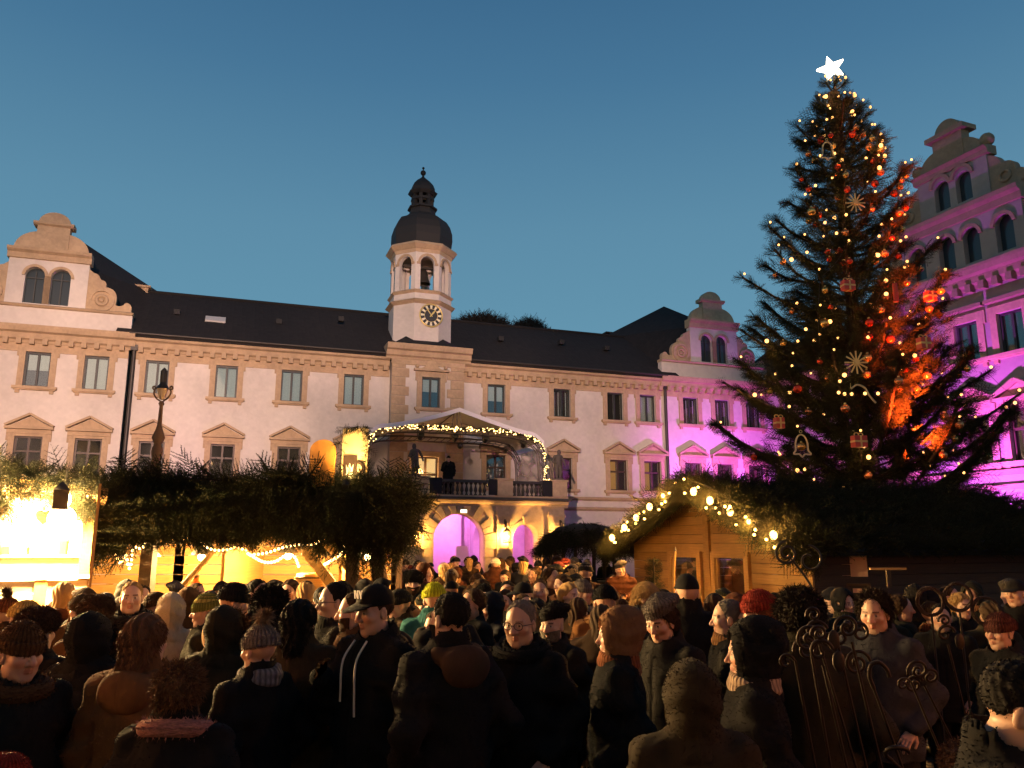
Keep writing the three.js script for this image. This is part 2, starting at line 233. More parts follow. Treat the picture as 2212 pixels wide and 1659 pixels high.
// --- long central wing
{
  const w = thing('palace_wing', 'long cream palace wing with dark tiled roof behind the stalls', 'building', A.pos, A.turn);
  const X0 = -10.3, X1 = 23.05;
  const up = [[-9.08, { sky_blind: 1 }], [-5.42, { sky_blind: 1 }], [-1.8, { sky_blind: 1 }], [1.82, { sky_blind: 1 }], [10.87, { sky_blind: .6 }], [15.42, { slits: 1 }], [19.3, {}], [21.76, { sky_blind: 1, slits: 0 }]];
  const lo = [[10.87, {}], [-9.02, {}], [-5.36, {}], [-1.74, {}], [1.86, {}], [15.43, {}], [19.44, { lit: 3 }], [21.98, { lit: 3 }]];  // the two lit ones imitate amber reflections by a glow
  const holes = [...up.map(([x]) => [x - .6, x + .6, ...UW]), ...lo.map(([x]) => [x - .65, x + .65, ...LW])];
  part('wall', [wallGeo(X0, 4.0, 0, 12.6, holes.filter(h => h[0] < 4), -.5, 0), wallGeo(8.5, X1, 0, 12.6, holes.filter(h => h[0] > 8), -.5, 0)], M.wall, w);
  part('cornice', [mould(CORNICE, X0, 3.9, 0, 12.6), mould(CORNICE, 8.6, X1, 0, 12.6), bx(X0, 3.95, 12.15, 12.6, 0, .07), bx(8.55, X1, 12.15, 12.6, 0, .07)], M.tan, w);
  brackets(w, X0, 3.9, 12.5, .1); brackets(w, 8.7, X1, 12.5, .1);
  part('ledge', [mould(LEDGE, X0, 2, 0, 4.9), mould(LEDGE, 13.5, X1, 0, 4.9), mould(LEDGE, X0, 2, 0, 4.25), mould(LEDGE, 13.5, X1, 0, 4.25)], M.tan, w);
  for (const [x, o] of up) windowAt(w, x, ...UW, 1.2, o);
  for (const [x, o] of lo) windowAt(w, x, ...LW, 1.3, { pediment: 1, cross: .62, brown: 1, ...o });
  const r = part('roof', [ext(shp([[-.62, 13.5], [5.6, 17.75], [11.8, 13.5], [11.8, 13.3], [-.62, 13.3]]), X1 - X0 + 2, 0).rotateY(PI / 2).translate(X0 - 1, 0, 0)], M.roof, w);
  part('skylight', [box(1.15, .75, .14, -6.3, 15.4, -2.1, -rad(55.7))], mat('skylight_sash', .55, .55, .52, .4), r);
  part('ridge_cap', [tube([[X0 - 1, 17.78, -5.6], [X1 + 1, 17.78, -5.6]], .11, 40, 6)], M.roof, r); part('gutter', [tube([[X0 - .3, 13.5, .68], [3.6, 13.5, .68]], .08, 4, 6), tube([[8.95, 13.5, .68], [X1, 13.5, .68]], .08, 4, 6)], M.bronze, r).userData.kind = 'stuff';
  for (const x of [-8.5, -2.6, 1.2, 12, 16.5, 20]) part('roof_vent', [box(.35, .3, .45, x, 15.9 + (x % 2) * .3, -2.55)], M.lead, r);
  part('chimney', [bx(-11.1, -10.5, 17.2, 18.0, -6.2, -5.5), bx(-11.25, -10.35, 18.0, 18.12, -6.35, -5.35)], M.tan, r);
  part('end_wall', [bx(X0, X1, 0, 12.6, -11.2, -10.7)], M.wall, w);
  for (const x of [-10.33, 23.07]) part('downpipe', [cyl(.11, .11, 12.7, x, 6.4, .2, 10), box(.36, .3, .3, x, 12.75, .24)], M.bronze, w);
  // tower front on the facade
  const tw = thing('clock_tower', 'octagonal clock tower with dark onion dome rising from the palace front', 'tower', A.pos, A.turn);
  const z = .55, TX0 = 4.05, TX1 = 8.5, c = (TX0 + TX1) / 2;
  part('wall', [wallGeo(TX0, TX1, 0, 13.2, [[5.87, 7.03, 10.28, 12.2], [5.5, 7.0, 4.65, 7.3]], -.5, z)], M.wall, tw);
  for (const s of [0, 1]) for (let k = 0; k < 15; k++) { const y = 4.7 + k * .57, L = k % 2 ? 1.02 : .8; part('quoin', [s ? bx(TX1 - L, TX1 + .05, y, y + .545, z, z + .07) : bx(TX0 - .05, TX0 + L, y, y + .545, z, z + .07)], M.tan, tw); }
  part('cornice', [mould(CORNICE, TX0 - .45, TX1 + .45, z, 13.2), bx(TX0 - .1, TX1 + .1, 12.9, 13.2, z, z + .1), bx(TX0 - .45, TX0, 13.3, 14.1, -.8, z), bx(TX1, TX1 + .45, 13.3, 14.1, -.8, z)], M.tan, tw);
  const win = windowAt(tw, 6.45, 10.28, 12.2, 1.16, { z, sky_blind: .5 });
  part('crest', [bx(5.35, 7.55, 12.55, 12.68, z, z + .3), ext((() => { const s = new THREE.Shape(); s.moveTo(5.6, 12.68); s.lineTo(7.3, 12.68); s.quadraticCurveTo(6.95, 12.72, 6.75, 13.0); s.absarc(6.45, 13.0, .3, 0, PI, false); s.quadraticCurveTo(5.95, 12.72, 5.6, 12.68); return s; })(), .12, z), ball(.13, 5.55, 12.85, z + .1), ball(.13, 7.35, 12.85, z + .1), ball(.13, 6.45, 13.4, z + .1)], M.tan, win);
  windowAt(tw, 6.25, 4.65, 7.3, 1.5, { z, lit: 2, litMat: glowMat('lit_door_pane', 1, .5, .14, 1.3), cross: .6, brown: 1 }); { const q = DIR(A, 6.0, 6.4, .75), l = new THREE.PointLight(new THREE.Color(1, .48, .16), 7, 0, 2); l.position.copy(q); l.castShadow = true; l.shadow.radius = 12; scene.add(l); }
  // low dark roof under the octagon, with two hips
  part('skirt_roof', [(() => { const g = new THREE.ConeGeometry(3.5, 1.9, 4, 1, false, PI / 4); return g.translate(c, 15.0, -1.9); })(), bx(TX0 - .4, TX1 + .4, 14.0, 14.12, -4.4, z + .55)], M.roof, tw);
  const OC = .91; const oc = (r0, r1, y0, y1) => { const g = new THREE.CylinderGeometry(OC * r1 / Math.cos(PI / 8), OC * r0 / Math.cos(PI / 8), y1 - y0, 8, 1, false, PI / 8); return g.toNonIndexed().translate(c, (y0 + y1) / 2, -2.2); };
  const flat = g => { g.computeVertexNormals(); return metreUV(g); };
  part('drum', [flat(oc(2.1, 2.1, 13.4, 17.2)), flat(oc(2.1, 2.1, 17.44, 17.9))], M.wall, tw);
  part('string_course', [flat(oc(2.12, 2.38, 17.16, 17.34)), flat(oc(2.38, 2.2, 17.34, 17.46)), flat(oc(2.12, 2.25, 17.86, 18.0)), flat(oc(2.25, 2.15, 18.0, 18.1))], M.tan, tw);
  // open belfry: eight faces, each an arch in a wall
  for (let k = 0; k < 8; k++) {
    const half = 1.87 * Math.tan(PI / 8), s = shp([[-half, 0], [half, 0], [half, 2.75], [-half, 2.75]]), h = new THREE.Path();
    h.moveTo(-.45, .04); h.lineTo(.45, .04); h.lineTo(.45, 1.85); h.absarc(0, 1.85, .45, 0, PI, false); h.lineTo(-.45, .04); s.holes.push(h);
    const f = g => { g.rotateY(k * PI / 4); return g.translate(c, 18.08, -2.2); };
    const face = part('belfry_arch', [f(ext(s, .3, 1.57))], M.wall, tw);
    const ring = new THREE.Shape(); ring.absarc(0, 1.85, .62, 0, PI, false); ring.absarc(0, 1.85, .48, PI, 0, true);
    part('arch_moulding', [f(ext(ring, .07, 1.87)), f(bx(-.7, -.48, 1.72, 1.86, 1.87, 1.95)), f(bx(.48, .7, 1.72, 1.86, 1.87, 1.95))], M.tan, face);
  }
  part('belfry_floor', flat(oc(1.7, 1.7, 18.02, 18.1)), M.darkwood, tw); part('belfry_ceiling', flat(oc(1.7, 1.7, 20.66, 20.76)), M.darkwood, tw);
  part('bell', [lathe([[.02, 1.0], [.2, .98], [.3, .75], [.36, .35], [.5, .05], [.52, 0], [.46, 0]], 20).translate(c + .15, 19.1, -2.2), bx(c - 1.2, c + 1.2, 20.15, 20.3, -2.3, -2.1)], M.bronze, tw);
  part('belfry_cornice', [flat(oc(2.08, 2.15, 20.62, 20.85)), flat(oc(2.2, 2.46, 20.85, 21.1)), flat(oc(2.46, 2.36, 21.1, 21.26))], M.tan, tw);
  const sh = y => y > 23.1 ? 23.1 + (y - 23.1) * .83 : y, L8 = pts => { const g = new THREE.LatheGeometry(pts.map(p => new THREE.Vector2(p[0] / Math.cos(PI / 8) * .93, sh(p[1]))), 8, PI / 8); const q = g.toNonIndexed(); q.computeVertexNormals(); return q.translate(c, 0, -2.2); };
  part('onion_dome', [L8([[1.95, 21.2], [2.0, 21.45], [2.07, 22.0], [2.05, 22.5], [1.9, 23.0], [1.66, 23.45], [1.22, 23.72], [.92, 24.05], [.85, 24.5], [1.02, 24.55], [1.0, 24.68], [.8, 24.72], [0, 24.72]])], M.lead, tw);
  const lan = []; for (let k = 0; k < 8; k++) { const a = k * PI / 4 + PI / 8; lan.push(box(.22, 1.06, .22, c + .64 * Math.sin(a), sh(25.33), -2.2 + .64 * Math.cos(a), 0, a)); }
  part('lantern', [...lan, L8([[.8, 25.3], [.8, 25.5], [.62, 25.5], [.62, 25.3]]), L8([[.82, 25.75], [.95, 25.9], [1.02, 26.0], [0, 26.02]])], M.lead, tw);
  part('cap_dome', [L8([[.98, 26.0], [.84, 26.1], [.82, 26.4], [.7, 26.75], [.45, 27.1], [.2, 27.35], [.08, 27.5], [.07, 27.7], [0, 27.7]]), cyl(.05, .03, .7, c, 27.05, -2.2, 8), ball(.19, c, 27.05, -2.2), ball(.09, c, 27.4, -2.2)], M.lead, tw);
  // clock
  const cz = -2.2 + 1.911, cx = c + .28, cy = 16.4;
  const dial = part('clock_dial', [cyl(.72, .72, .08, cx, cy, cz + .04, 40, PI / 2)], mat('clock_black', .02, .022, .025, .5), tw);
  const ringG = (r, t, zz) => new THREE.TorusGeometry(r, t, 8, 48).translate(cx, cy, zz);
  part('dial_ring', [ringG(.735, .045, cz + .08), ringG(.43, .015, cz + .085)], M.gold, dial);
  for (let k = 0; k < 12; k++) { const g = ext(shp([[-.05, .44], [.05, .44], [.08, .67], [-.08, .67]]), .012, cz + .085); g.translate(0, 0, 0); g.rotateZ(-k * PI / 6); part('hour_mark', [g.translate(cx, cy, 0)], mat('cream_numeral', .8, .74, .5, .5), dial); }
  for (const [ang, len, wd] of [[-35, .62, .035], [38, .42, .06]]) { const g = ext(shp([[-wd * .5, -.12], [wd * .5, -.12], [wd, len * .6], [0, len], [-wd, len * .6]]), .015, cz + .11 + (len > .5 ? .02 : 0)); g.rotateZ(rad(-ang)); part('clock_hand', [g.translate(cx, cy, 0)], M.gold, dial); }
}
// --- gabled pavilions at the two ends (shape measured about the gable's middle)
function gable(root, cx, z) {
  const t = root;
  const white = [wallGeo(cx - 4.35, cx + 4.35, 13.5, 14.62, [], z - .5, z), wallGeo(cx - 1.95, cx + 1.95, 14.8, 17.35, [[cx - 1.1, cx - .16, 14.85, 16.88, 1], [cx + .16, cx + 1.1, 14.85, 16.88, 1]], z - .45, z - .02)];
  part('gable_wall', white, M.wall, t);
  part('gable_ledge', [mould([[0, 0], [.12, .02], [.2, .12], [0, .2]], cx - 4.4, cx + 4.4, z, 14.6), bx(cx - 4.4, cx + 4.4, 14.62, 14.8, z - .5, z), mould([[0, 0], [.1, .02], [.14, .3], [.32, .42], [.36, .56], [0, .58]], cx - 2.05, cx + 2.05, z, 17.32), bx(cx - 2.05, cx + 2.05, 17.32, 17.9, z - .5, z)], M.tan, t);
  for (const s of [-1, 1]) {
    const c = s * .63; const win = part('gable_window', [bx(cx + c - .47, cx + c + .47, 14.85, 14.93, z - .26, z - .2), bx(cx + c - .03, cx + c + .03, 14.93, 16.7, z - .26, z - .2), bx(cx + c - .45, cx + c + .45, 16.3, 16.36, z - .25, z - .21)], M.frame, t);
    part('pane', [bx(cx + c - .47, cx + c + .47, 14.85, 16.9, z - .29, z - .28)], mat('dark_glass', .03, .04, .045, .12), win);
    const ring = new THREE.Shape(); ring.absarc(cx + c, 16.4, .63, 0, PI, false); ring.absarc(cx + c, 16.4, .48, PI, 0, true);
    part("arch_moulding", [ext(ring, .1, z - .02), bx(cx - .16, cx + .16, 14.85, 16.4, z - .02, z + .05)], M.tan, win);
  }
  for (const s of [-1, 1]) { // scrolls beside the gable
    const S = new THREE.Shape(); const X = x => cx + s * x;
    S.moveTo(X(1.95), 14.8); S.lineTo(X(4.25), 14.8); S.lineTo(X(4.25), 15.1); S.quadraticCurveTo(X(4.15), 15.42, X(3.88), 15.3); S.quadraticCurveTo(X(3.8), 15.05, X(3.42), 15.15);
    S.quadraticCurveTo(X(3.6), 16.1, X(2.85), 16.15); S.quadraticCurveTo(X(2.95), 16.5, X(2.55), 16.55); S.quadraticCurveTo(X(2.5), 16.85, X(2.2), 16.9); S.lineTo(X(1.95), 17.1); S.lineTo(X(1.95), 14.8);
    part('scroll', [ext(S, .34, z - .4), ext((() => { const q = new THREE.Shape(); q.absarc(X(2.72), 15.38, .66, 0, PI * 2, false); const hh = new THREE.Path(); hh.absarc(X(2.72), 15.38, .5, 0, PI * 2, true); q.holes.push(hh); return q; })(), .1, z - .06), new THREE.TorusGeometry(.26, .09, 8, 24).translate(X(2.72), 15.36, z - .02), ball(.12, X(2.72), 15.36, z - .04)], M.tan, t);
  }
  const D = new THREE.Shape(); D.moveTo(cx - 1.85, 17.9); D.lineTo(cx + 1.85, 17.9); D.quadraticCurveTo(cx + 1.75, 18.75, cx + .82, 18.95); D.lineTo(cx - .82, 18.95); D.quadraticCurveTo(cx - 1.75, 18.75, cx - 1.85, 17.9);
  part('gable_top', [ext(D, .4, z - .44), bx(cx - .8, cx + .8, 17.9, 19.3, z - .5, z + .02), mould([[0, 0], [.14, .08], [.16, .2], [0, .24]], cx - 1.0, cx + 1.0, z + .02, 19.3), bx(cx - 1.0, cx + 1.0, 19.3, 19.54, z - .6, z + .02), ext((() => { const q = new THREE.Shape(); q.moveTo(cx - .78, 19.54); q.absellipse(cx, 19.54, .78, .62, PI, 0, true); return q; })(), .45, z - .5)], M.tan, t);
}
function pavilion(label, cx, win, root) {
  const w = thing('gabled_pavilion', label, 'building', A.pos, A.turn), z = .12;
  const x0 = cx - 4.35, x1 = cx + 4.35, holes = win.flatMap(x => [[x - .6, x + .6, ...UW], [x - .65, x + .65, ...LW]]);
  part('wall', [wallGeo(x0, x1, 0, 12.6, holes, -.5, z), bx(x0, x0 + .4, 0, 12.6, -11, -.5), bx(x1 - .4, x1, 0, 12.6, -11, -.5)], M.wall, w);
  part('cornice', [mould(CORNICE, x0 - .3, x1 + .3, z, 12.6), bx(x0, x1, 12.15, 12.6, z, z + .07)], M.tan, w);
  brackets(w, x0, x1, 12.5, z + .1);
  part('ledge', [mould(LEDGE, x0, x1, z, 4.9), mould(LEDGE, x0, x1, z, 4.25)], M.tan, w);
  for (const x of win) { windowAt(w, x, ...UW, 1.2, cx < 0 ? { z, sky_blind: x < -14 ? .55 : 1 } : { z, slits: 1 }); windowAt(w, x, ...LW, 1.3, { z, pediment: 1, cross: .62, brown: 1 }); }
  gable(w, cx, z - .05);
  // hipped roof with its ridge running back from the gable
  const v = [[cx + .2, 21.1, -7], [cx, 17.85, -.55], [cx + .2, 18.2, -14]], tri = [], pos = [];
  for (const q of [-1, 1]) { const F = [cx + q * 4.4, 13.6, -.5], K = [cx + q * 5.5, 17.95, -7.2]; tri.push([v[1], F, K], [v[1], K, v[0]], [v[0], K, v[2]]); }
  for (const f of tri) for (const q of f) pos.push(...q);
  const g = new THREE.BufferGeometry(); g.setAttribute('position', new THREE.Float32BufferAttribute(pos, 3)); g.computeVertexNormals(); metreUV(g);
  part('roof', g, M.roof, w);
  return w;
}
pavilion('gabled end of the palace with golden scrolls, at the left of the long wing', -14.95, [-14.94, -12.12]);
const pavR = pavilion('gabled end of the palace washed in magenta light beside the Christmas tree', 27.3, [25.05, 27.62, 30.2]);
part('chimney', [bx(22.2, 23.2, 18.35, 18.5, -8.6, -7.6), bx(22.5, 22.9, 17.0, 18.35, -8.3, -7.9), bx(22.6, 23.3, 18.62, 18.74, -8.5, -7.7)], M.roof, pavR);
// --- side wing on the right with its large gable
const B = { pos: [20.765, 0, -30.977], turn: rad(-67.5) };
{
  const w = thing('side_wing', 'long side wing of the palace in magenta light behind the Christmas tree', 'building', B.pos, B.turn);
  const z = -8, x0 = -25.3, x1 = 26, wx = []; for (let x = -23; x < -9; x += 3.5) wx.push(x);
  part('wall', [wallGeo(x0, x1, 0, 12.6, wx.flatMap(x => [[x - .6, x + .6, ...UW], [x - .65, x + .65, ...LW]]), z - .5, z)], M.wall, w);
  part('cornice', [mould(CORNICE, x0, x1, z, 12.6)], M.tan, w);
  for (const x of wx) { windowAt(w, x, ...UW, 1.2, { z }); windowAt(w, x, ...LW, 1.3, { z, pediment: 1, cross: .62, brown: 1 }); }
  part('roof', [ext(shp([[-.62, 13.5], [5.6, 18], [11.8, 13.5]]), x1 - x0 + 6, 0).rotateY(PI / 2).translate(x0 - 6, 0, z)], M.roof, w);
  part('chimney', [bx(-13.4, -12.2, 15.5, 19.3, -11.3, -10.2), bx(-13.6, -12, 19.3, 19.55, -11.5, -10)], M.roof, w);
  const wallB = mat('aged_plaster', .36, .33, .29, .92, { map: T.plaster, bumpMap: T.plasterB, bumpScale: .008 }), tanB = mat('aged_stone', .36, .27, .17, .9, { map: T.stone });  // palace plaster and stone darkened, the gable's dim light put into their colour
  const p = thing('projecting_gable', 'tall stepped gable front in magenta light at the right edge, its top in the dark', 'building', B.pos, B.turn);
  const cx = -2.8, hw = 5.4, wins = [cx - 3.9, cx - 1.95 + .05, cx + 1.9, cx + 3.9].map((x, i) => [-6.8, -2.9, -.88, 1.2][i]);
  const holes = wins.flatMap(x => [[x - .56, x + .56, 9.72, 11.45], [x - .6, x + .6, 5.3, 7.4]]);
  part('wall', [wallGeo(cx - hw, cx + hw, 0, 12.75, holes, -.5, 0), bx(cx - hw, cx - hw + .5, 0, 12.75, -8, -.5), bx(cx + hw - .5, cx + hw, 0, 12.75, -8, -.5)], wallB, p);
  for (const x of wins) {
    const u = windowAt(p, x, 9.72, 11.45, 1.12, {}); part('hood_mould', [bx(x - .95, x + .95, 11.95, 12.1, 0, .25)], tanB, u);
    windowAt(p, x, 5.3, 7.4, 1.2, { pediment: 1, cross: .62, brown: 1 });
  }
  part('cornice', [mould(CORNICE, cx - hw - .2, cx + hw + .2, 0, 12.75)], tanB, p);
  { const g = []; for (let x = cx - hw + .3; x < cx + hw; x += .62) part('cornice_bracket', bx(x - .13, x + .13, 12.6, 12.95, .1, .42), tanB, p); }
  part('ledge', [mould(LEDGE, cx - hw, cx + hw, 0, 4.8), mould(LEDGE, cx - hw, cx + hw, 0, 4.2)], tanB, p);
  // first tier
  const t1 = 3.0, arches = [-2.15, -.62, .62, 2.15];
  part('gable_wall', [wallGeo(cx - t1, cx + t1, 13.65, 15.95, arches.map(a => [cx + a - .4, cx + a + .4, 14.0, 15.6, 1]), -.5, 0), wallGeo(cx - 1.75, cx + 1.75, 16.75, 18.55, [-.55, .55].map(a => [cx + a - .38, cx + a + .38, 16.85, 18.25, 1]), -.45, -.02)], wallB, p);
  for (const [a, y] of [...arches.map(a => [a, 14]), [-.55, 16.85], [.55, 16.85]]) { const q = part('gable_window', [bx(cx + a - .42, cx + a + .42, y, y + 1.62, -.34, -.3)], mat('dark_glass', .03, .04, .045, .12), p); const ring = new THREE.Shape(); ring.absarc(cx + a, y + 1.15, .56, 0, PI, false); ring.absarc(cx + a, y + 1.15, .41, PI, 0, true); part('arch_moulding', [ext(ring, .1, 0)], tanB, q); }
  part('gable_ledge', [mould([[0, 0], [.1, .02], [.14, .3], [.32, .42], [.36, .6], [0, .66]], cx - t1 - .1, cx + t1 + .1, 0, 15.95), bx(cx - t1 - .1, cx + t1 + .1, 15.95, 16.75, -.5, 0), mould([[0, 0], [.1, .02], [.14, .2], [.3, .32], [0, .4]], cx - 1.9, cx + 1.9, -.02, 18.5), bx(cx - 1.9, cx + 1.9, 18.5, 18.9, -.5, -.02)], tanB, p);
  for (const s of [-1, 1]) for (const [bx0, by0, k] of [[t1, 13.7, 1], [1.75, 16.75, .75]]) {
    const S = new THREE.Shape(), X = x => cx + s * (bx0 + x * k), Y = y => by0 + y * k;
    S.moveTo(X(0), Y(0)); S.lineTo(X(2.1), Y(0)); S.quadraticCurveTo(X(2.2), Y(.8), X(1.5), Y(.75)); S.quadraticCurveTo(X(1.6), Y(1.5), X(.75), Y(1.45)); S.quadraticCurveTo(X(.6), Y(2.1), X(0), Y(2.2)); S.lineTo(X(0), Y(0));
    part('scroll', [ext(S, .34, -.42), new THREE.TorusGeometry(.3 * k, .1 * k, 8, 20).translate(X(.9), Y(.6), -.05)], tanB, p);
  }
  const D = new THREE.Shape(); D.moveTo(cx - 1.6, 18.9); D.lineTo(cx + 1.6, 18.9); D.quadraticCurveTo(cx + 1.5, 19.6, cx + .75, 19.75); D.lineTo(cx - .75, 19.75); D.quadraticCurveTo(cx - 1.5, 19.6, cx - 1.6, 18.9);
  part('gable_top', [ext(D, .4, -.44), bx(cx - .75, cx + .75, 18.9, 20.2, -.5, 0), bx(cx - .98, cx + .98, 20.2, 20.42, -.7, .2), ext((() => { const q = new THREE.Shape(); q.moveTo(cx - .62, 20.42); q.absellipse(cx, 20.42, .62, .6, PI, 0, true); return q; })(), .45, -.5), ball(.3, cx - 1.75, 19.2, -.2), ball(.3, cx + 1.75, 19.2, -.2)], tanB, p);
  part('roof', [ext(shp([[cx - hw - .3, 13.6], [cx + hw + .3, 13.6], [cx, 19.4]]), 14, -14.6)], M.roof, p);
}
// --- wing on the left side of the courtyard, outside the picture
{
  const w = thing('left_wing', 'left side wing of the palace, outside the picture', 'building', DIR(A, -19.4, 0, 0).toArray(), A.turn + PI / 2);
  part('wall', [bx(-62, 0, 0, 12.8, -.6, 0)], M.wall, w); part('roof', [ext(shp([[-.62, 12.8], [5.6, 18], [11.8, 12.8]]), 62, 0).rotateY(PI / 2).translate(-62, 0, 0)], M.roof, w); part('cornice', [mould(CORNICE, -62, 0, 0, 11.9)], M.tan, w);
}
// --- the palace wing across the courtyard, behind the photographer: the windows mirror it and its eaves carry the floodlights
{
  const w = thing('opposite_wing', 'palace wing across the courtyard, outside the picture, carrying the floodlights', 'building', [-2, 0, 15], PI + rad(4));
  part('wall', [bx(-34, 34, 0, 12.8, -.6, 0)], M.wall, w);
  part('roof', [ext(shp([[-.62, 12.8], [5.6, 18], [11.8, 12.8]]), 70, 0).rotateY(PI / 2).translate(-35, 0, 0)], M.roof, w);
  part('gable_wall', [ext(shp([[-4.5, 12.8], [4.5, 12.8], [1, 18.5], [1, 20], [-1, 20], [-1, 18.5]]), .6, -.6).translate(12, 0, 0), ext(shp([[-4.5, 12.8], [4.5, 12.8], [1, 18.5], [1, 20], [-1, 20], [-1, 18.5]]), .6, -.6).translate(-16, 0, 0)], M.tan, w);
}
function spot(color, I, pos, target, half, pen, r = 6) { const s = new THREE.SpotLight(color, I, 0, rad(half), pen, 2); s.position.copy(pos); s.target.position.copy(target); s.castShadow = true; s.shadow.radius = r; scene.add(s, s.target); return s; }
function floodlight(label, pos, target, color, I, half, pen, glow, group) {
  const t = thing('floodlight', label, 'floodlight', [pos.x, pos.y, pos.z], 0, group), d = target.clone().sub(pos).normalize();
  const q = new THREE.Quaternion().setFromUnitVectors(V(0, 0, 1), d), turn = g => { g.applyQuaternion(q); return g; };
  part('housing', [turn(bx(-.22, .22, -.16, .16, -.22, -.02)), turn(bx(-.24, -.2, -.18, .18, -.02, .05)), turn(bx(.2, .24, -.18, .18, -.02, .05)), turn(bx(-.24, .24, .16, .2, -.02, .05))], M.iron, t);
  part('bracket', [turn(box(.56, .05, .05, 0, -.2, -.1)), cyl(.03, .03, .5, 0, -.42, 0, 8)], M.iron, t);
  part('lamp_glass', [turn(bx(-.19, .19, -.14, .14, -.012, -.004))], glow, t);
  spot(color, I, pos.clone().addScaledVector(d, .06), target, half, pen, 8);
}
const sodium = new THREE.Color(1, .62, .49), sodiumGlow = glowMat('sodium_floodlight_glow', 1, .55, .25, 6);
const fg = 'floodlights on the opposite eaves';
for (const [x, u, y, I, half, l] of [[-1, -10.5, 9.5, 15000, 15, 'left'], [3, 6, 18, 11800, 9.5, 'middle'], [-7, 18.5, 10.5, 11800, 9, 'right']])
  floodlight(`black floodlight with orange glow on the eaves across the courtyard, ${l} one of three`, V(x, 12.6, 14.2), DIR(A, u, y, 0), sodium, I, half, .9, sodiumGlow, fg);
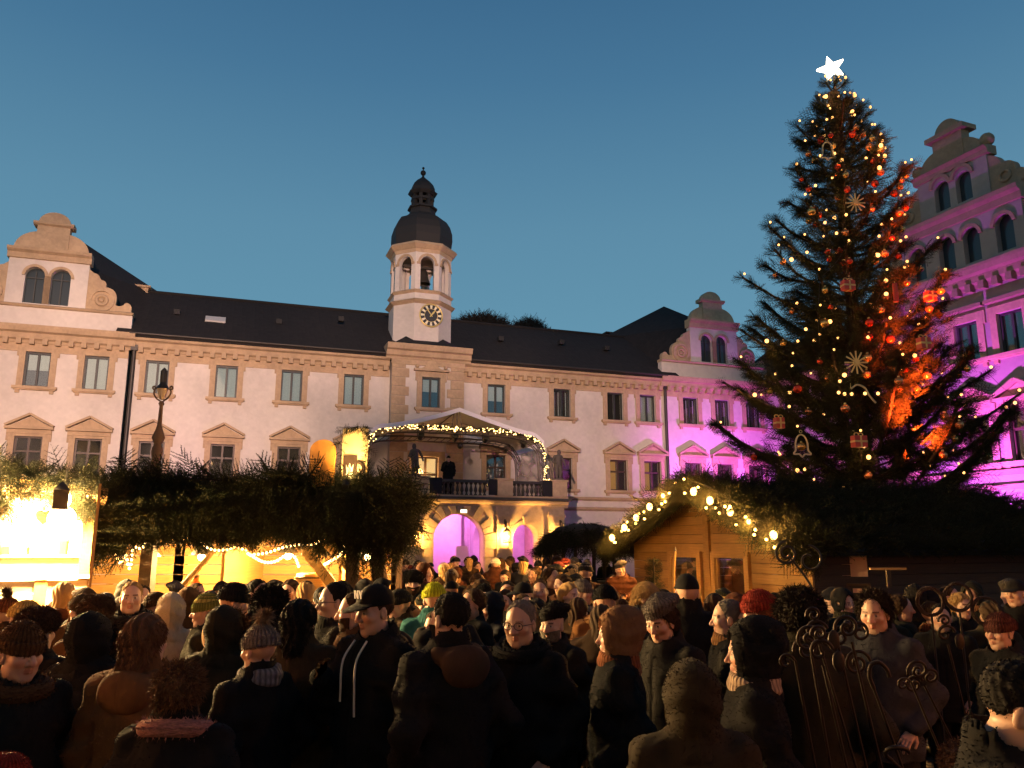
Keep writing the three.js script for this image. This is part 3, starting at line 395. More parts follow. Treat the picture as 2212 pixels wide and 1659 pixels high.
// ------------------------------------------------------------------ portico with its balcony, stage canopy and lanterns
const PZ = 5;
{
  const p = thing('portico', 'golden stone portico with arched openings under the balcony', 'portico', A.pos, A.turn);
  part('front_wall', [wallGeo(.9, 13.35, 0, 4.15, [[5.68, 8.52, .02, 3.73, 1], [10.2, 11.75, .02, 3.19, 1], [2.45, 4.0, .02, 3.19, 1]], PZ - .8, PZ), bx(.9, 1.5, 0, 4.15, .02, PZ - .8), bx(12.75, 13.35, 0, 4.15, .02, PZ - .8)], M.tan, p);
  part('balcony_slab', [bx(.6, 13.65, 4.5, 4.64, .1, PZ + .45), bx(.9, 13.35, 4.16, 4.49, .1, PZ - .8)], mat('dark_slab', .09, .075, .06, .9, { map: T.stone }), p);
  part('cornice', [mould([[0, 0], [.06, 0], [.08, .1], [.22, .2], [.26, .32], [0, .34]], .7, 13.55, PZ, 4.15), bx(.9, 13.35, 4.15, 4.49, PZ - .8, PZ)], M.tan, p);
  // rusticated wedge stones round the great arch, blocks down its sides
  const cx = 7.1, cy = 2.31;
  for (let k = 0; k < 15; k++) {
    const a0 = PI * k / 15 + .012, a1 = PI * (k + 1) / 15 - .012, r0 = 1.44, r1 = k % 2 ? 1.95 : 2.12, S = new THREE.Shape();
    S.absarc(cx, cy, r0, a0, a1, false); S.lineTo(cx + r1 * Math.cos(a1), Math.min(4.14, cy + r1 * Math.sin(a1))); S.lineTo(cx + r1 * Math.cos(a0), Math.min(4.14, cy + r1 * Math.sin(a0)));
    part('wedge_stone', ext(S, k % 2 ? .12 : .16, PZ, 4), M.tan, p);
  }
  for (const s of [-1, 1]) for (let k = 0; k < 5; k++) { const L = k % 2 ? .5 : .68; part('jamb_stone', s > 0 ? bx(cx + 1.44, cx + 1.44 + L, k * .46 + .01, k * .46 + .44, PZ, PZ + .14) : bx(cx - 1.44 - L, cx - 1.44, k * .46 + .01, k * .46 + .44, PZ, PZ + .14), M.tan, p); }
  for (const ax of [10.975, 3.225]) {
    const ring = new THREE.Shape(); ring.absarc(ax, 2.415, 1.0, 0, PI, false); ring.absarc(ax, 2.415, .79, PI, 0, true);
    part('arch_moulding', [ext(ring, .1, PZ), bx(ax - 1.05, ax - .78, 2.28, 2.41, PZ, PZ + .14), bx(ax + .78, ax + 1.05, 2.28, 2.41, PZ, PZ + .14), bx(ax - 1.0, ax - .79, 0, 2.28, PZ, PZ + .08), bx(ax + .79, ax + 1.0, 0, 2.28, PZ, PZ + .08)], M.tan, p);
    part('keystone', ext(shp([[ax - .13, 3.18], [ax + .13, 3.18], [ax + .19, 3.62], [ax - .19, 3.62]]), .2, PZ), M.tan, p);
  }
  for (const [a, b] of [[9.25, 9.95], [12.35, 13.3], [.95, 1.85], [4.3, 4.95]]) part('pilaster', [bx(a, b, 0, 3.9, PZ, PZ + .12), bx(a - .06, b + .06, 3.6, 3.74, PZ, PZ + .2), bx(a - .05, b + .05, 0, .5, PZ, PZ + .18)], M.tan, p);
  // inside the passage
  const pale = mat('pale_passage_plaster', .66, .62, .6, .9, { map: T.plaster });
  part('passage_wall', [bx(1.5, 12.75, .01, 4.1, .02, .06)], pale, p);
  part('passage_pilaster', [bx(5.0, 5.3, 0, 4.1, .06, .2), bx(6.75, 6.95, 0, 4.1, .06, .16), bx(8.05, 8.2, 0, 4.1, .06, .16), bx(10.9, 11.05, 0, 4.1, .06, .2)], pale, p);
  const inner = new THREE.Shape(); inner.moveTo(.06, 0); inner.lineTo(4.2, 0); inner.lineTo(4.2, 4.15); inner.lineTo(.06, 4.15); inner.lineTo(.06, 0); const ih = new THREE.Path(); ih.moveTo(.7, .02); ih.lineTo(3.7, .02); ih.lineTo(3.7, 2); ih.absarc(2.2, 2, 1.5, 0, PI, false); ih.lineTo(.7, .02); inner.holes.push(ih);
  part('cross_arch', [ext(inner, .5).rotateY(-PI / 2).translate(5.4, 0, 0), ext(inner.clone(), .5).rotateY(-PI / 2).translate(9.7, 0, 0)], pale, p);
  // balustrade
  const fr = PZ + .12, base = [bx(.75, 13.5, 4.64, 4.74, fr - .18, fr + .18)], rail = [bx(.75, 13.5, 5.44, 5.58, fr - .2, fr + .2)];
  part('balustrade_base', base, M.tan, p); part('balustrade_rail', rail, M.bronze, p);
  for (const [a, b] of [[.9, 1.7], [4.33, 5.3], [9.2, 10.1], [12.5, 13.4]]) part('pedestal', [bx(a, b, 4.74, 5.6, fr - .3, fr + .26), bx(a - .06, b + .06, 5.6, 5.7, fr - .36, fr + .32)], M.tan, p);
  const bal = lathe([[.09, 0], [.09, .06], [.05, .1], [.05, .14], [.1, .26], [.085, .36], [.045, .52], [.05, .58], [.09, .62], [.09, .7]], 10);
  for (const [a, b] of [[1.75, 4.3], [6.05, 8.65], [10.15, 11.88]]) for (let x = a + .12; x < b; x += .26) { const m = part('baluster', bal, M.bronze, p); m.position.set(x, 4.74, fr); }
  for (const s of [.9, 13.2]) part('balustrade_rail', [bx(s, s + .15, 5.42, 5.56, .6, fr - .36), bx(s, s + .15, 4.64, 4.74, .6, fr - .36)], M.bronze, p);
  for (const [a, b, l] of [[5.32, 6.02, 'black cloth cover on the balustrade beside the left statue'], [8.68, 9.18, 'black cloth cover at the middle of the balustrade'], [11.9, 12.48, 'black cloth cover on the balustrade beside the right statue']]) { const c = thing('cloth_cover', l, 'cover', A.pos, A.turn, 'black covers on the balustrade'); part('cloth', [bx(a, b, 4.76, 5.62, fr + .21, fr + .25), bx(a, b, 5.6, 5.64, fr - .25, fr + .25)], mat('black_cloth', .012, .012, .013, .9), c); }
}
// statues on the end pedestals
function statue(x, label, lean) {
  const t = thing('stone_statue', label, 'statue', DIR(A, x, 5.7, PZ + .1).toArray(), A.turn, 'balcony statues'), m = mat('weathered_stone', .13, .11, .09, .9, { map: T.stone });
  part('plinth', bx(-.28, .28, 0, .1, -.25, .25), m, t);
  const g = sdfMesh((X, Y, Z) => {
    let d = 9; const c = (...a) => { d = smin(d, cone(X, Y, Z, ...a), .05); };
    c(-.09, .12, .02, .07, -.11, .5, .04, .085); c(-.11, .5, .04, .085, -.08, .95, 0, .115); c(.13, .12, -.02, .065, .14, .5, .06, .08); c(.14, .5, .06, .08, .08, .95, 0, .115);
    c(0, .92, 0, .17, lean * .04, 1.32, 0, .18); c(-.17, 1.38, 0, .08, .17 + lean * .03, 1.4, 0, .08); c(lean * .05, 1.42, 0, .065, lean * .07, 1.58, .02, .1); c(lean * .07, 1.62, .02, .11, lean * .07, 1.68, .02, .1);
    c(-.22, 1.36, 0, .07, -.34, 1.08, .06, .06); c(-.34, 1.08, .06, .055, -.16, .98, .2, .05); c(.23, 1.36, 0, .07, .36, 1.12, .02, .06); c(.36, 1.12, .02, .055, .42, .85, .12, .05);
    c(-.1, 1.3, -.12, .12, .02, .4, -.16, .15); return d - .012 * Math.sin(X * 26 + Y * 5) * Math.max(0, 1 - Y / 1.3);
  }, [-.6, 0, -.45, .6, 1.85, .45], .03);
  part('figure', g, m, t);
}
statue(12.95, 'dark stone statue on the right end pedestal of the balcony', 1);
statue(4.55, 'dark stone statue on the balcony pedestal in front of the lit door', -1);
// stage canopy
{
  const c = thing('stage_canopy', 'white membrane stage canopy on a truss over the balcony', 'canopy', A.pos, A.turn);
  const arch = z => [[1.75, 4.65, z], [1.75, 6.6, z], [1.95, 7.5, z], [2.5, 8.15, z], [3.2, 8.35, z], [7, 8.45, z], [10.6, 8.35, z], [11.45, 8.15, z], [12.05, 7.4, z], [12.2, 6.6, z], [12.2, 4.65, z]];
  const alu = mat('truss_metal', .12, .1, .085, .45, { metalness: .5 });
  for (const z of [PZ - .2, 1.0]) {
    const g = []; for (const dy of [0, -.28]) for (const dz of [0, -.28]) g.push(tube(arch(z + dz).map(([x, y, q]) => [x + (dy ? (x < 7 ? .28 : -.28) * Math.min(1, Math.abs(x - 7) / 4.6) ** 3 : 0), y + (y > 8 ? dy : 0), q]), .035, 60, 5));
    const cv = new THREE.CatmullRomCurve3(arch(z).map(p => V(...p))); for (let i = 0; i < 40; i++) { const a = cv.getPointAt(i / 40), b = cv.getPointAt((i + 1) / 40); a.y -= a.y > 8 ? .28 : 0; a.x += a.y > 8 ? 0 : (a.x < 7 ? .25 : -.25); g.push(tube([a, b], .02, 1, 4)); }
    part('truss', g, alu, c);
  }
  part('ridge_truss', [tube([[6.9, 8.4, PZ], [6.9, 9.4, PZ]], .035, 1, 5), tube([[6.6, 8.4, PZ], [6.75, 9.4, PZ]], .03, 1, 5), tube([[7.2, 8.4, PZ], [7.05, 9.4, PZ]], .03, 1, 5), tube([[6.9, 9.4, PZ], [6.9, 9.2, .8]], .035, 1, 5), tube([[5.4, 8.4, PZ], [6.6, 8.75, PZ]], .02, 1, 4), tube([[8.4, 8.4, PZ], [7.2, 8.75, PZ]], .02, 1, 4)], alu, c);
  const nu = 40, nv = 10, pos = [], idx = [], uv = [];
  for (let j = 0; j <= nv; j++) for (let i = 0; i <= nu; i++) {
    const u = i / nu * 2 - 1, v = j / nv, a = Math.abs(u), x = 6.95 + u * (5.05 - .5 * v * 0), peak = 9.5 - v * .15, edge = 8.38;
    const y = a < .82 ? edge + (peak - edge) * Math.pow(1 - a / .82, 1.25) : edge - (a - .82) ** 2 * 16; pos.push(x, y + .02 * Math.sin(v * 9 + u * 5), PZ + .35 - v * (PZ - .2)); uv.push(u * 5, v * 4);
  }
  for (let j = 0; j < nv; j++) for (let i = 0; i < nu; i++) { const q = j * (nu + 1) + i; idx.push(q, q + 1, q + nu + 1, q + 1, q + nu + 2, q + nu + 1); }
  const g = new THREE.BufferGeometry(); g.setAttribute('position', new THREE.Float32BufferAttribute(pos, 3)); g.setAttribute('uv', new THREE.Float32BufferAttribute(uv, 2)); g.setIndex(idx); g.computeVertexNormals();
  part('membrane', g, mat('white_membrane', .62, .58, .54, .7), c);
  const val = []; for (let i = 0; i < nu; i++) { const q = 3 * i, m = new THREE.BufferGeometry(), a = pos.slice(q, q + 6); m.setAttribute('position', new THREE.Float32BufferAttribute([a[0], a[1] + .06, a[2] + .02, a[3], a[4] + .06, a[5] + .02, a[3], a[4] - .18, a[5] + .02, a[0], a[1] + .06, a[2] + .02, a[3], a[4] - .18, a[5] + .02, a[0], a[1] - .18, a[2] + .02], 3)); m.computeVertexNormals(); val.push(m); }
  part('valance', val, mat('white_valance', .8, .78, .76, .7), c);
  // clear plastic side wall, wrinkled
  const pl = new THREE.PlaneGeometry(3.6, 2.9, 30, 24), pp = pl.attributes.position; for (let i = 0; i < pp.count; i++) { const x = pp.getX(i), y = pp.getY(i); pp.setZ(i, .1 * Math.sin(x * 3 + y * 2) + .06 * Math.sin(y * 7 - x * 4) + .04 * n3(x * 5, y * 5, 2)); } pl.computeVertexNormals(); pl.rotateY(PI / 2); pl.translate(11.95, 6.1, 3);
  part('plastic_sheet', pl, mat('clear_plastic', .8, .75, .7, .25, { transmission: .75, thickness: 0 }), c);
  const lampPx = [[500, 310], [870, 290], [1130, 300], [1365, 310], [1670, 315]];
  lampPx.forEach(([zx, zy], i) => {
    const u = 4.33 + (663.6 + zx * .28 - 885) * .02714, l = thing('stage_lamp', ['first', 'second', 'third', 'fourth', 'fifth'][i] + ' unlit black stage lamp from the left under the canopy truss', 'stage lamp', DIR(A, u, i === 0 || i === 4 ? 7.75 : 7.95, PZ - .35).toArray(), A.turn, 'stage lamps under the canopy');
    part('can', [cyl(.13, .17, .38, 0, 0, 0, 14, rad(60)), cyl(.1, .1, .1, 0, .1, -.16, 10, rad(60))], M.iron, l); part('yoke', [bx(-.2, -.17, 0, .3, -.03, .03), bx(.17, .2, 0, .3, -.03, .03), bx(-.2, .2, .28, .32, -.03, .03)], M.iron, l);
  });
  { const s = thing('round_speaker', 'small round black lamp hanging from the truss above the lit door', 'lamp', DIR(A, 7.3, 7.55, PZ - .7).toArray(), A.turn); part('body', ball(.17, 0, 0, 0), M.iron, s); part('stem', cyl(.02, .02, .7, 0, .42, 0, 6), M.iron, s); }
  // garland of fir and small lights along the front of the arch
  const gl = thing('lit_garland', 'garland of small warm lights along the front edge of the canopy', 'garland', A.pos, A.turn);
  const cv = new THREE.CatmullRomCurve3(arch(PZ + .18).slice(1, -1).map(p => V(...p))); cv.points[0].y = 6.9; cv.points[cv.points.length - 1].y = 5.7;
  part('cord', tube(cv.points, .04, 80, 5), M.fir, gl);
  const r = rng(5), bulb = new THREE.SphereGeometry(.027, 8, 6), garlandBulb = glowMat('garland_bulb', 1, .62, .2, 9);
  for (let i = 0; i < 290; i++) { const q = cv.getPointAt(r()); const k = i % 7 === 0 ? .2 : .12; const o = V((r() - .5) * 2 * k, (r() - .7) * 2 * k, (r() - .3) * .16).add(q); if (i < 290) { const m = part('bulb', bulb, garlandBulb, gl); m.position.copy(o); } }
  gl.add(sprigs(240, (i, R) => { const q = cv.getPointAt(R()); return { p: [q.x, q.y, q.z - .05], d: [R() - .5, R() - .8, R() - .3], s: .22 + R() * .12 }; }, 31));
}
// wall lanterns on the portico, the sign over the arch, lamps in the passage
function wallLantern(u, label, I) {
  const t = thing('wall_lantern', label, 'lantern', DIR(A, u, 2.5, PZ + .42).toArray(), A.turn, 'lanterns on the portico');
  part('frame', [bx(-.16, .16, -.34, -.3, -.16, .16), bx(-.15, .15, .3, .34, -.15, .15), ...[[-1, -1], [1, -1], [-1, 1], [1, 1]].map(([a, b]) => box(.025, .62, .025, a * .15, 0, b * .15)), place(new THREE.ConeGeometry(.17, .2, 4, 1, false, PI / 4), 0, .44, 0), ball(.03, 0, .56, 0)], M.iron, t);
  part('bracket', [tube([[0, .56, 0], [0, .8, -.05], [0, .9, -.2], [0, .8, -.3]], .025, 12, 6), bx(-.06, .06, .5, .95, -.31, -.28)], M.iron, t);
  part('glass', [bx(-.13, .13, -.29, .29, -.13, .13)], mat('lantern_glass', 1, .9, .7, .1, { transmission: 1, thickness: 0 }), t);
  part('bulb', [ball(.075, 0, -.02, 0, 12, 1.6)], glowMat('lantern_bulb', 1, .62, .22, 60), t);
  const l = new THREE.PointLight(new THREE.Color(1, .56, .17), I, 0, 2); l.position.copy(DIR(A, u, 2.48, PZ + .42)); l.castShadow = true; l.shadow.radius = 3; scene.add(l);
}
wallLantern(9.72, 'lit iron lantern on the portico pilaster between the two arches', 60);
wallLantern(13.05, 'lit iron lantern at the right corner of the portico', 52);
wallLantern(4.6, 'lit iron lantern left of the great arch, behind the fir covered stall', 50);
{ const s = thing('exit_sign_lamp', 'small white glowing sign above the great arch', 'sign', DIR(A, 7.3, 3.86, PZ + .22).toArray(), A.turn); part('housing', bx(-.2, .2, -.1, .1, -.06, -.01), M.iron, s); part('sign_face', bx(-.18, .18, -.085, .085, -.008, .0), glowMat('white_sign_glow', 1, .88, .7, 3), s); }
{ const s = thing('poster_board', 'pale board on legs inside the great arch', 'board', DIR(A, 7.75, 0, 3.4).toArray(), A.turn); part('board', bx(-.35, .35, 1.15, 2.0, 0, .03), mat('poster_white', .8, .78, .76, .7), s); part('leg', bx(-.33, -.28, 0, 1.15, -.03, 0), M.darkwood, s); part('leg', bx(.28, .33, 0, 1.15, -.03, 0), M.darkwood, s); }
const magenta = new THREE.Color(.8, .1, 1), magentaGlow = glowMat('magenta_glow', .85, .2, 1, 4), pinkl = new THREE.Color(1, .25, 1);
for (const [u, I] of [[7.2, 60], [11.2, 36], [3, 22]]) {
  const t = thing('passage_lamp', 'pink lamp on the passage ceiling behind the ' + (u > 9 ? 'right' : u > 5 ? 'great' : 'left') + ' arch', 'lamp', DIR(A, u, 4.02, 2.4).toArray(), A.turn, 'passage lamps');
  part('housing', cyl(.16, .18, .08, 0, .08, 0, 16), M.iron, t); part('lamp_glass', ball(.13, 0, 0, 0, 14, .6), glowMat('pink_lamp_glow', 1, .35, 1, 5), t);
  const l = new THREE.PointLight(pinkl, I, 0, 2); l.position.copy(DIR(A, u, 4.0, 2.4)); l.castShadow = true; l.shadow.radius = 5; scene.add(l);
}
const mg = 'magenta floodlights at the foot of the palace';
floodlight('magenta floodlight on the hut roof side aimed at the right gabled end', DIR(A, 26.5, 2.6, 6), DIR(A, 27, 5.8, 0), magenta, 760, 52, .75, magentaGlow, mg);
floodlight('magenta floodlight near the corner of the side wing', DIR(B, -17, 1.0, -1), DIR(B, -17, 6, -8), magenta, 480, 50, .75, magentaGlow, mg);
floodlight('magenta floodlight at the foot of the projecting gable', DIR(B, -2.5, 1.2, 5.5), DIR(B, -2.2, 4.7, 0), magenta, 1450, 52, .8, magentaGlow, mg);
floodlight('weak pink floodlight behind the fir covered stall', DIR(A, -7.2, 2.2, 5), DIR(A, -7.2, 5.6, 0), magenta, 14, 38, .9, magentaGlow, mg);
// ------------------------------------------------------------------ market stalls
function pointLamp(x, y, z, I, c = [1, .58, .2], r = 3) { const l = new THREE.PointLight(new THREE.Color(...c), I, 0, 2); l.position.set(x, y, z); l.castShadow = true; l.shadow.radius = r; scene.add(l); return l; }
const plankMats = [0, 1, 2].map(i => mat('pine_board_' + i, .60 - .05 * i, .33 - .035 * i, .09 - .012 * i, .7, { map: T.wood, bumpMap: T.wood, bumpScale: .004 }));
const hotBulb = glowMat('bright_bulb', 1, .66, .26, 45), stringBulb = glowMat('string_bulb', 1, .6, .2, 16);
function stringLights(label, pts, n, r = .022, droop = true) {
  const t = thing('string_light', label, 'string light', [0, 0, 0], 0, 'bulb strings under the fir covered stall'), cv = new THREE.CatmullRomCurve3(pts.map(p => at(...p)));
  part('cord', tube(cv.getPoints(20), .006, 40, 4), M.iron, t);
  const g = new THREE.SphereGeometry(r, 8, 6); for (let i = 0; i < n; i++) { const q = cv.getPointAt(i / (n - 1)); const m = part('bulb', g, stringBulb, t); m.position.set(q.x, q.y - r, q.z); }
  return t;
}
// --- long stall with the thick fir roof, left of the middle
{
  const X0 = -6.0, X1 = -1.78, Z0 = -11.8, Z1 = -14.4, cz = (Z0 + Z1) / 2;
  const t = thing('fir_stall', 'long market stall under a thick dark roof of fir branches', 'stall');
  for (const [x, z] of [[-5.16, Z0 + .1], [-2.25, Z0 + .15], [X1 - .1, Z0 + .15], [X0 + .3, Z1 + .2], [X1 - .2, Z1 + .2]]) part('post', bx(x - .085, x + .085, 0, 2.15, z - .085, z + .085), M.darkwood, t);
  part('roof_beam', bx(X0 + .2, X1 - .1, 2.05, 2.2, Z0 + .06, Z0 + .2), M.darkwood, t); part('roof_beam', bx(X0 + .2, X1 - .1, 2.05, 2.2, Z1 + .1, Z1 + .25), M.darkwood, t);
  part('brace', tube([[-2.05, 1.35, Z0 + .1], [-2.75, 2.05, Z0 + .1]], .05, 1, 4), plankMats[0], t); part('brace', tube([[-4.75, 1.3, Z0], [-4.15, 2.0, Z0]], .045, 1, 4), plankMats[0], t);
  part('brace', box(.15, 1.0, .05, -2.92, 1.75, Z0 - .2, 0, 0, rad(40)), plankMats[0], t); part('brace', tube([[-1.75, 1.2, Z0 + .1], [-1.95, 2.1, Z0 + .1]], .05, 1, 4), M.darkwood, t);
  for (let k = 0; k < 13; k++) part('back_board', bx(X0 - 1.5, X1 - .2, .02 + k * .16, .02 + k * .16 + .15, Z1 + .26, Z1 + .285), plankMats[k % 3], t);
  for (let k = 0; k < 7; k++) part('counter_board', bx(X0 + .25, X1 - .25, .02 + k * .15, .02 + k * .15 + .14, Z0 - .35, Z0 - .325), plankMats[(k * 2) % 3], t);
  part('counter_top', bx(X0 + .2, X1 - .2, 1.08, 1.13, Z0 - .9, Z0 - .25), plankMats[1], t);
  part('partition', bx(-4.3, -4.25, 1.13, 2.05, Z1 + .3, Z0 - .4), plankMats[0], t);
  part('partition', bx(-2.62, -2.57, 1.13, 2.0, Z1 + .3, Z0 - .7), plankMats[1], t);
  const roof = []; for (let k = 0; k < 5; k++) roof.push(bx(X0 + .1 + (k === 4 ? .3 : 0), X1 - .05, 2.22 + k * .12, 2.3 + k * .12, Z1 + k * .25, Z0 - k * .16 + .1));
  part('roof_core', roof, mat('roof_felt', .015, .016, .013, .95), t);
  // fir branches over the roof, hanging down its front and thickly at both ends
  t.add(sprigs(5200, (i, R) => {
    const u = R(), end = i % 5 < 2 ? (i % 2 ? 1 : -1) : 0, x = end ? (end < 0 ? X0 - .05 + .7 * R() : X1 - .75 + 1.0 * R()) : X0 + (X1 - X0) * R();
    const bump = .08 * Math.sin(x * 3.1) + .06 * Math.sin(x * 7.3 + 1), hang = end ? (end < 0 ? .6 : .8) * R() * R() : .1 * R(), top = 2.74 + bump - (end > 0 ? .55 * Math.max(0, (x - X1 + .5)) ** 1.4 : .5 * Math.max(0, X0 + .3 - x));
    if (i % 3 === 0 && u < .75) return { p: [x, top - .12 * R(), Z1 + (Z0 - Z1) * R()], d: [R() - .5, .1 + .25 * R(), R() - .2], s: .34 + .2 * R() };
    const f = R(), y = 2.3 - hang + (top - 2.28 + hang) * f; return { p: [x, y, Z0 + .14 + .2 * Math.sin(f * PI) + .06 * R() - (end > 0 ? (R() < .5 ? R() * 1.8 : 0) : 0)], d: [(R() - .5) * 1.2 + (end ? end * .3 : 0), -.9 - .4 * R(), .35 + .3 * R()], s: .3 + .2 * R() };
  }, 101));
  const bough = sprigs(150, (i, R) => { const x = X0 + .1 + (X1 - X0 + .1) * R(), f = R(); return f < .55 ? { p: [x, 2.5 + .3 * R(), Z0 + .22 + .12 * R()], d: [(R() - .5) * .9, -.75 - .3 * R(), .5], s: .45 + .3 * R() } : { p: [x, 2.78 + .1 * R(), Z0 - 1.6 * R()], d: [(R() - .5) * 1.6, .1 + .25 * R(), .3 + R() * .5], s: .5 + .35 * R() }; }, 121, M.fir, 'fir_bough', BOUGH); t.add(bough);
  // lamps under the roof
  const lamps = [[-5.5, 1.75, -12.5, 30], [-4.75, 1.78, -12.6, 40], [-3.4, 1.8, -12.5, 40], [-2.2, 1.78, -12.6, 30]];
  lamps.forEach(([x, y, z, I], i) => {
    const l = thing('stall_lamp', ['far left', 'left of the partition', 'right of the partition', 'far right'][i] + ' hanging lamp under the fir covered stall roof', 'lamp', [x, y, z], 0, 'hanging lamps under the fir covered stall');
    part('shade', place(lathe([[.03, .14], [.05, .13], [.15, .02], [.155, 0], [.145, 0], [.04, .12]], 20), 0, .02, 0), mat('white_enamel', .7, .68, .62, .4), l); part('bulb', ball(.055, 0, -.02, 0), hotBulb, l); part('cord', cyl(.006, .006, .3, 0, .3, 0, 5), M.iron, l);
    pointLamp(x, y - .02, z, I);
  });
  // things for sale, on the counter and hung up
  const goods = [[-5.0, 'amber glass jar'], [-4.72, 'tall amber bottle'], [-3.95, 'amber glass jar'], [-3.1, 'tall amber bottle'], [-2.35, 'amber glass jar']];
  goods.forEach(([x, n], i) => { const g = thing('glass_jar', n + ' on the stall counter, ' + ['first', 'second', 'third', 'fourth', 'fifth'][i] + ' from the left', 'jar', [x, 1.13, Z0 - .5 - .06 * (i % 2)], 0, 'jars on the stall counter'); const h = n[0] === 't' ? .34 : .22; part('glass', lathe([[.0, 0], [.075, 0], [.08, .02], [.08, h * .7], [.045, h * .85], [.04, h], [.03, h], [.03, .02]], 16), mat('amber_glass', .8, .4, .08, .1, { transmission: .6, thickness: 0 }), g); part('lid', cyl(.045, .045, .03, 0, h + .012, 0, 12), M.darkwood, g); });
  const keg = thing('wooden_cask', 'large rounded yellow cask on the counter under a bright lamp', 'cask', [-2.95, 1.13, Z0 - .55], 0);
  part('staves', [lathe([[0, 0], [.25, 0], [.29, .1], [.3, .2], [.29, .3], [.25, .4], [0, .4]], 18)], plankMats[0], keg); for (const y of [.06, .34]) part('hoop', new THREE.TorusGeometry(.275, .012, 6, 28).rotateX(PI / 2).translate(0, y, 0), M.iron, keg);
  for (let i = 0; i < 7; i++) { const x = -5.9 + i * .58, w = thing('hanging_star', 'small straw star hung under the fir roof of the long stall', 'star', [x, 1.92, Z0 + .02], i, 'straw stars hung under the fir roof'); const g = []; for (let k = 0; k < 4; k++) g.push(box(.26, .018, .008, 0, 0, .004 * k, 0, 0, k * PI / 4)); part('straw', g, mat('straw', .75, .55, .22, .7), w); part('thread', cyl(.003, .003, .2, 0, .2, 0, 4), M.darkwood, w); }
  [[-4.45, .34], [-3.75, .26], [-2.75, .4]].forEach(([x, L], i) => { const b = thing('fir_bunch', 'dark fir bunch hanging into the lit opening of the long stall, ' + ['left', 'middle', 'right'][i] + ' of three', 'fir bunch', [x, 2.22, Z0 - .1], 0, 'fir bunches in the long stall'); part('cord', cyl(.008, .008, .2, 0, 0, 0, 5), M.iron, b); b.add(sprigs(46, (k, R) => ({ p: [(R() - .5) * .16, -.02 - L * .5 * R(), (R() - .5) * .14], d: [(R() - .5) * .9, -1, (R() - .5) * .9], s: L * (.6 + .5 * R()) }), 610 + i)); });
  const d = 11.62;
  stringLights('droop of white bulbs from the left post below the fir roof', [[362, 1159, d], [387, 1164, d], [417, 1160, d], [432, 1169, d], [459, 1185, d], [486, 1185, d], [511, 1180, d], [531, 1187, d]], 22, .017);
  stringLights('lowest curve of bulbs in front of the lit fir stall', [[536, 1193, d], [570, 1211, d], [594, 1210, d], [622, 1195, d], [636, 1200, d], [645, 1220, d]], 20, .02);
  stringLights('straight upper row of bulbs along the eave of the fir stall', [[540, 1196, d], [575, 1192, d], [608, 1181, d], [642, 1174, d], [672, 1174, d], [690, 1166, d], [704, 1155, d]], 20, .018);
  stringLights('bright curl of bulbs hanging at the right end of the fir stall', [[741, 1160, d], [741, 1178, d], [738, 1192, d], [722, 1204, d], [702, 1216, d]], 15, .022);
  stringLights('tangle of bulbs in the hanging branches at the left end of the fir stall', [[250, 1195, d], [262, 1215, d], [270, 1195, d], [280, 1225, d], [290, 1180, d], [306, 1182, d], [318, 1160, d]], 18, .02);
  const hook = at(645, 1240, 12.2);
  // signboard in the shape of a little house above the roof
  const s = at(764, 1044, 12.2), hs = thing('mug_sign', 'lit signboard with a dark mug shape, framed in fir, on the stall roof', 'sign', [s.x, s.y, s.z], rad(-14));
  part('sign_face', [bx(-.21, .21, 0, .84, -.01, .01)], mat('cream_sign', .75, .6, .32, .6), hs);
  part('mug', [ext(shp([[-.17, .02], [.05, .02], [.05, .42], [-.17, .42]]), .02, .012), new THREE.TorusGeometry(.1, .03, 6, 18, PI).rotateZ(-PI / 2).translate(.06, .22, .02)], mat('mug_brown', .04, .02, .01, .6), hs);
  part('crown_mark', [ext(shp([[-.11, .13], [-.01, .13], [-.01, .18], [.0, .28], [-.03, .22], [-.06, .3], [-.09, .22], [-.12, .28], [-.11, .18]]), .01, .034), bx(-.11, -.01, .06, .11, .034, .044)], mat('mark_white', .85, .82, .7, .5), hs);
  { const R = new THREE.Shape(); R.moveTo(-.22, 0); R.lineTo(.22, 0); R.lineTo(.22, .54); R.absellipse(0, .54, .22, .17, 0, PI, false); R.lineTo(-.22, 0); const g = ext(R, .03); g.rotateY(rad(-4)); g.translate(-.5, -.04, .05); part('side_panel', g, mat('orange_panel', .85, .36, .06, .6), hs); }
  hs.add(sprigs(110, (i, R) => { const e = i % 3, y = .85 * R(); return { p: e === 0 ? [-.25, y, .0] : e === 1 ? [.24, y, .0] : [-.22 + .44 * R(), .86, .0], d: [(R() - .5), -.6 + R() * .6, R() * .6], s: .12 + .08 * R() }; }, 52));
  const fl = at(740, 1040, 11.5); const sl = thing('sign_spotlight', 'small spotlight on the roof shining up at the mug sign', 'spotlight', [-2.4, 2.8, -11.68]); part('can', cyl(.05, .06, .14, 0, 0, 0, 12, rad(-50)), M.iron, sl); part('lamp_glass', cyl(.05, .05, .01, 0, .05, -.06, 12, rad(-50)), hotBulb, sl);
  spot(new THREE.Color(1, .6, .2), 16, V(-2.4, 2.86, -11.75), V(s.x - .05, s.y + .35, s.z), 40, .6, 2);
  // twigs beside the sign
  const tw = thing('bare_twigs', 'bunch of bare twigs standing on the stall roof beside the sign', 'twigs', [s.x - .62, s.y - .05, s.z - .1]); const R = rng(9), g = []; for (let i = 0; i < 40; i++) { const a = (R() - .5) * 1.5, L = .2 + .35 * R(); g.push(tube([[0, 0, 0], [a * L * .5 - .03, L * .6, (R() - .5) * .1], [a * L - .05 * R(), L, (R() - .5) * .25]], .005, 4, 3)); } part('twig', g, M.bark, tw).userData.kind = 'stuff';
}
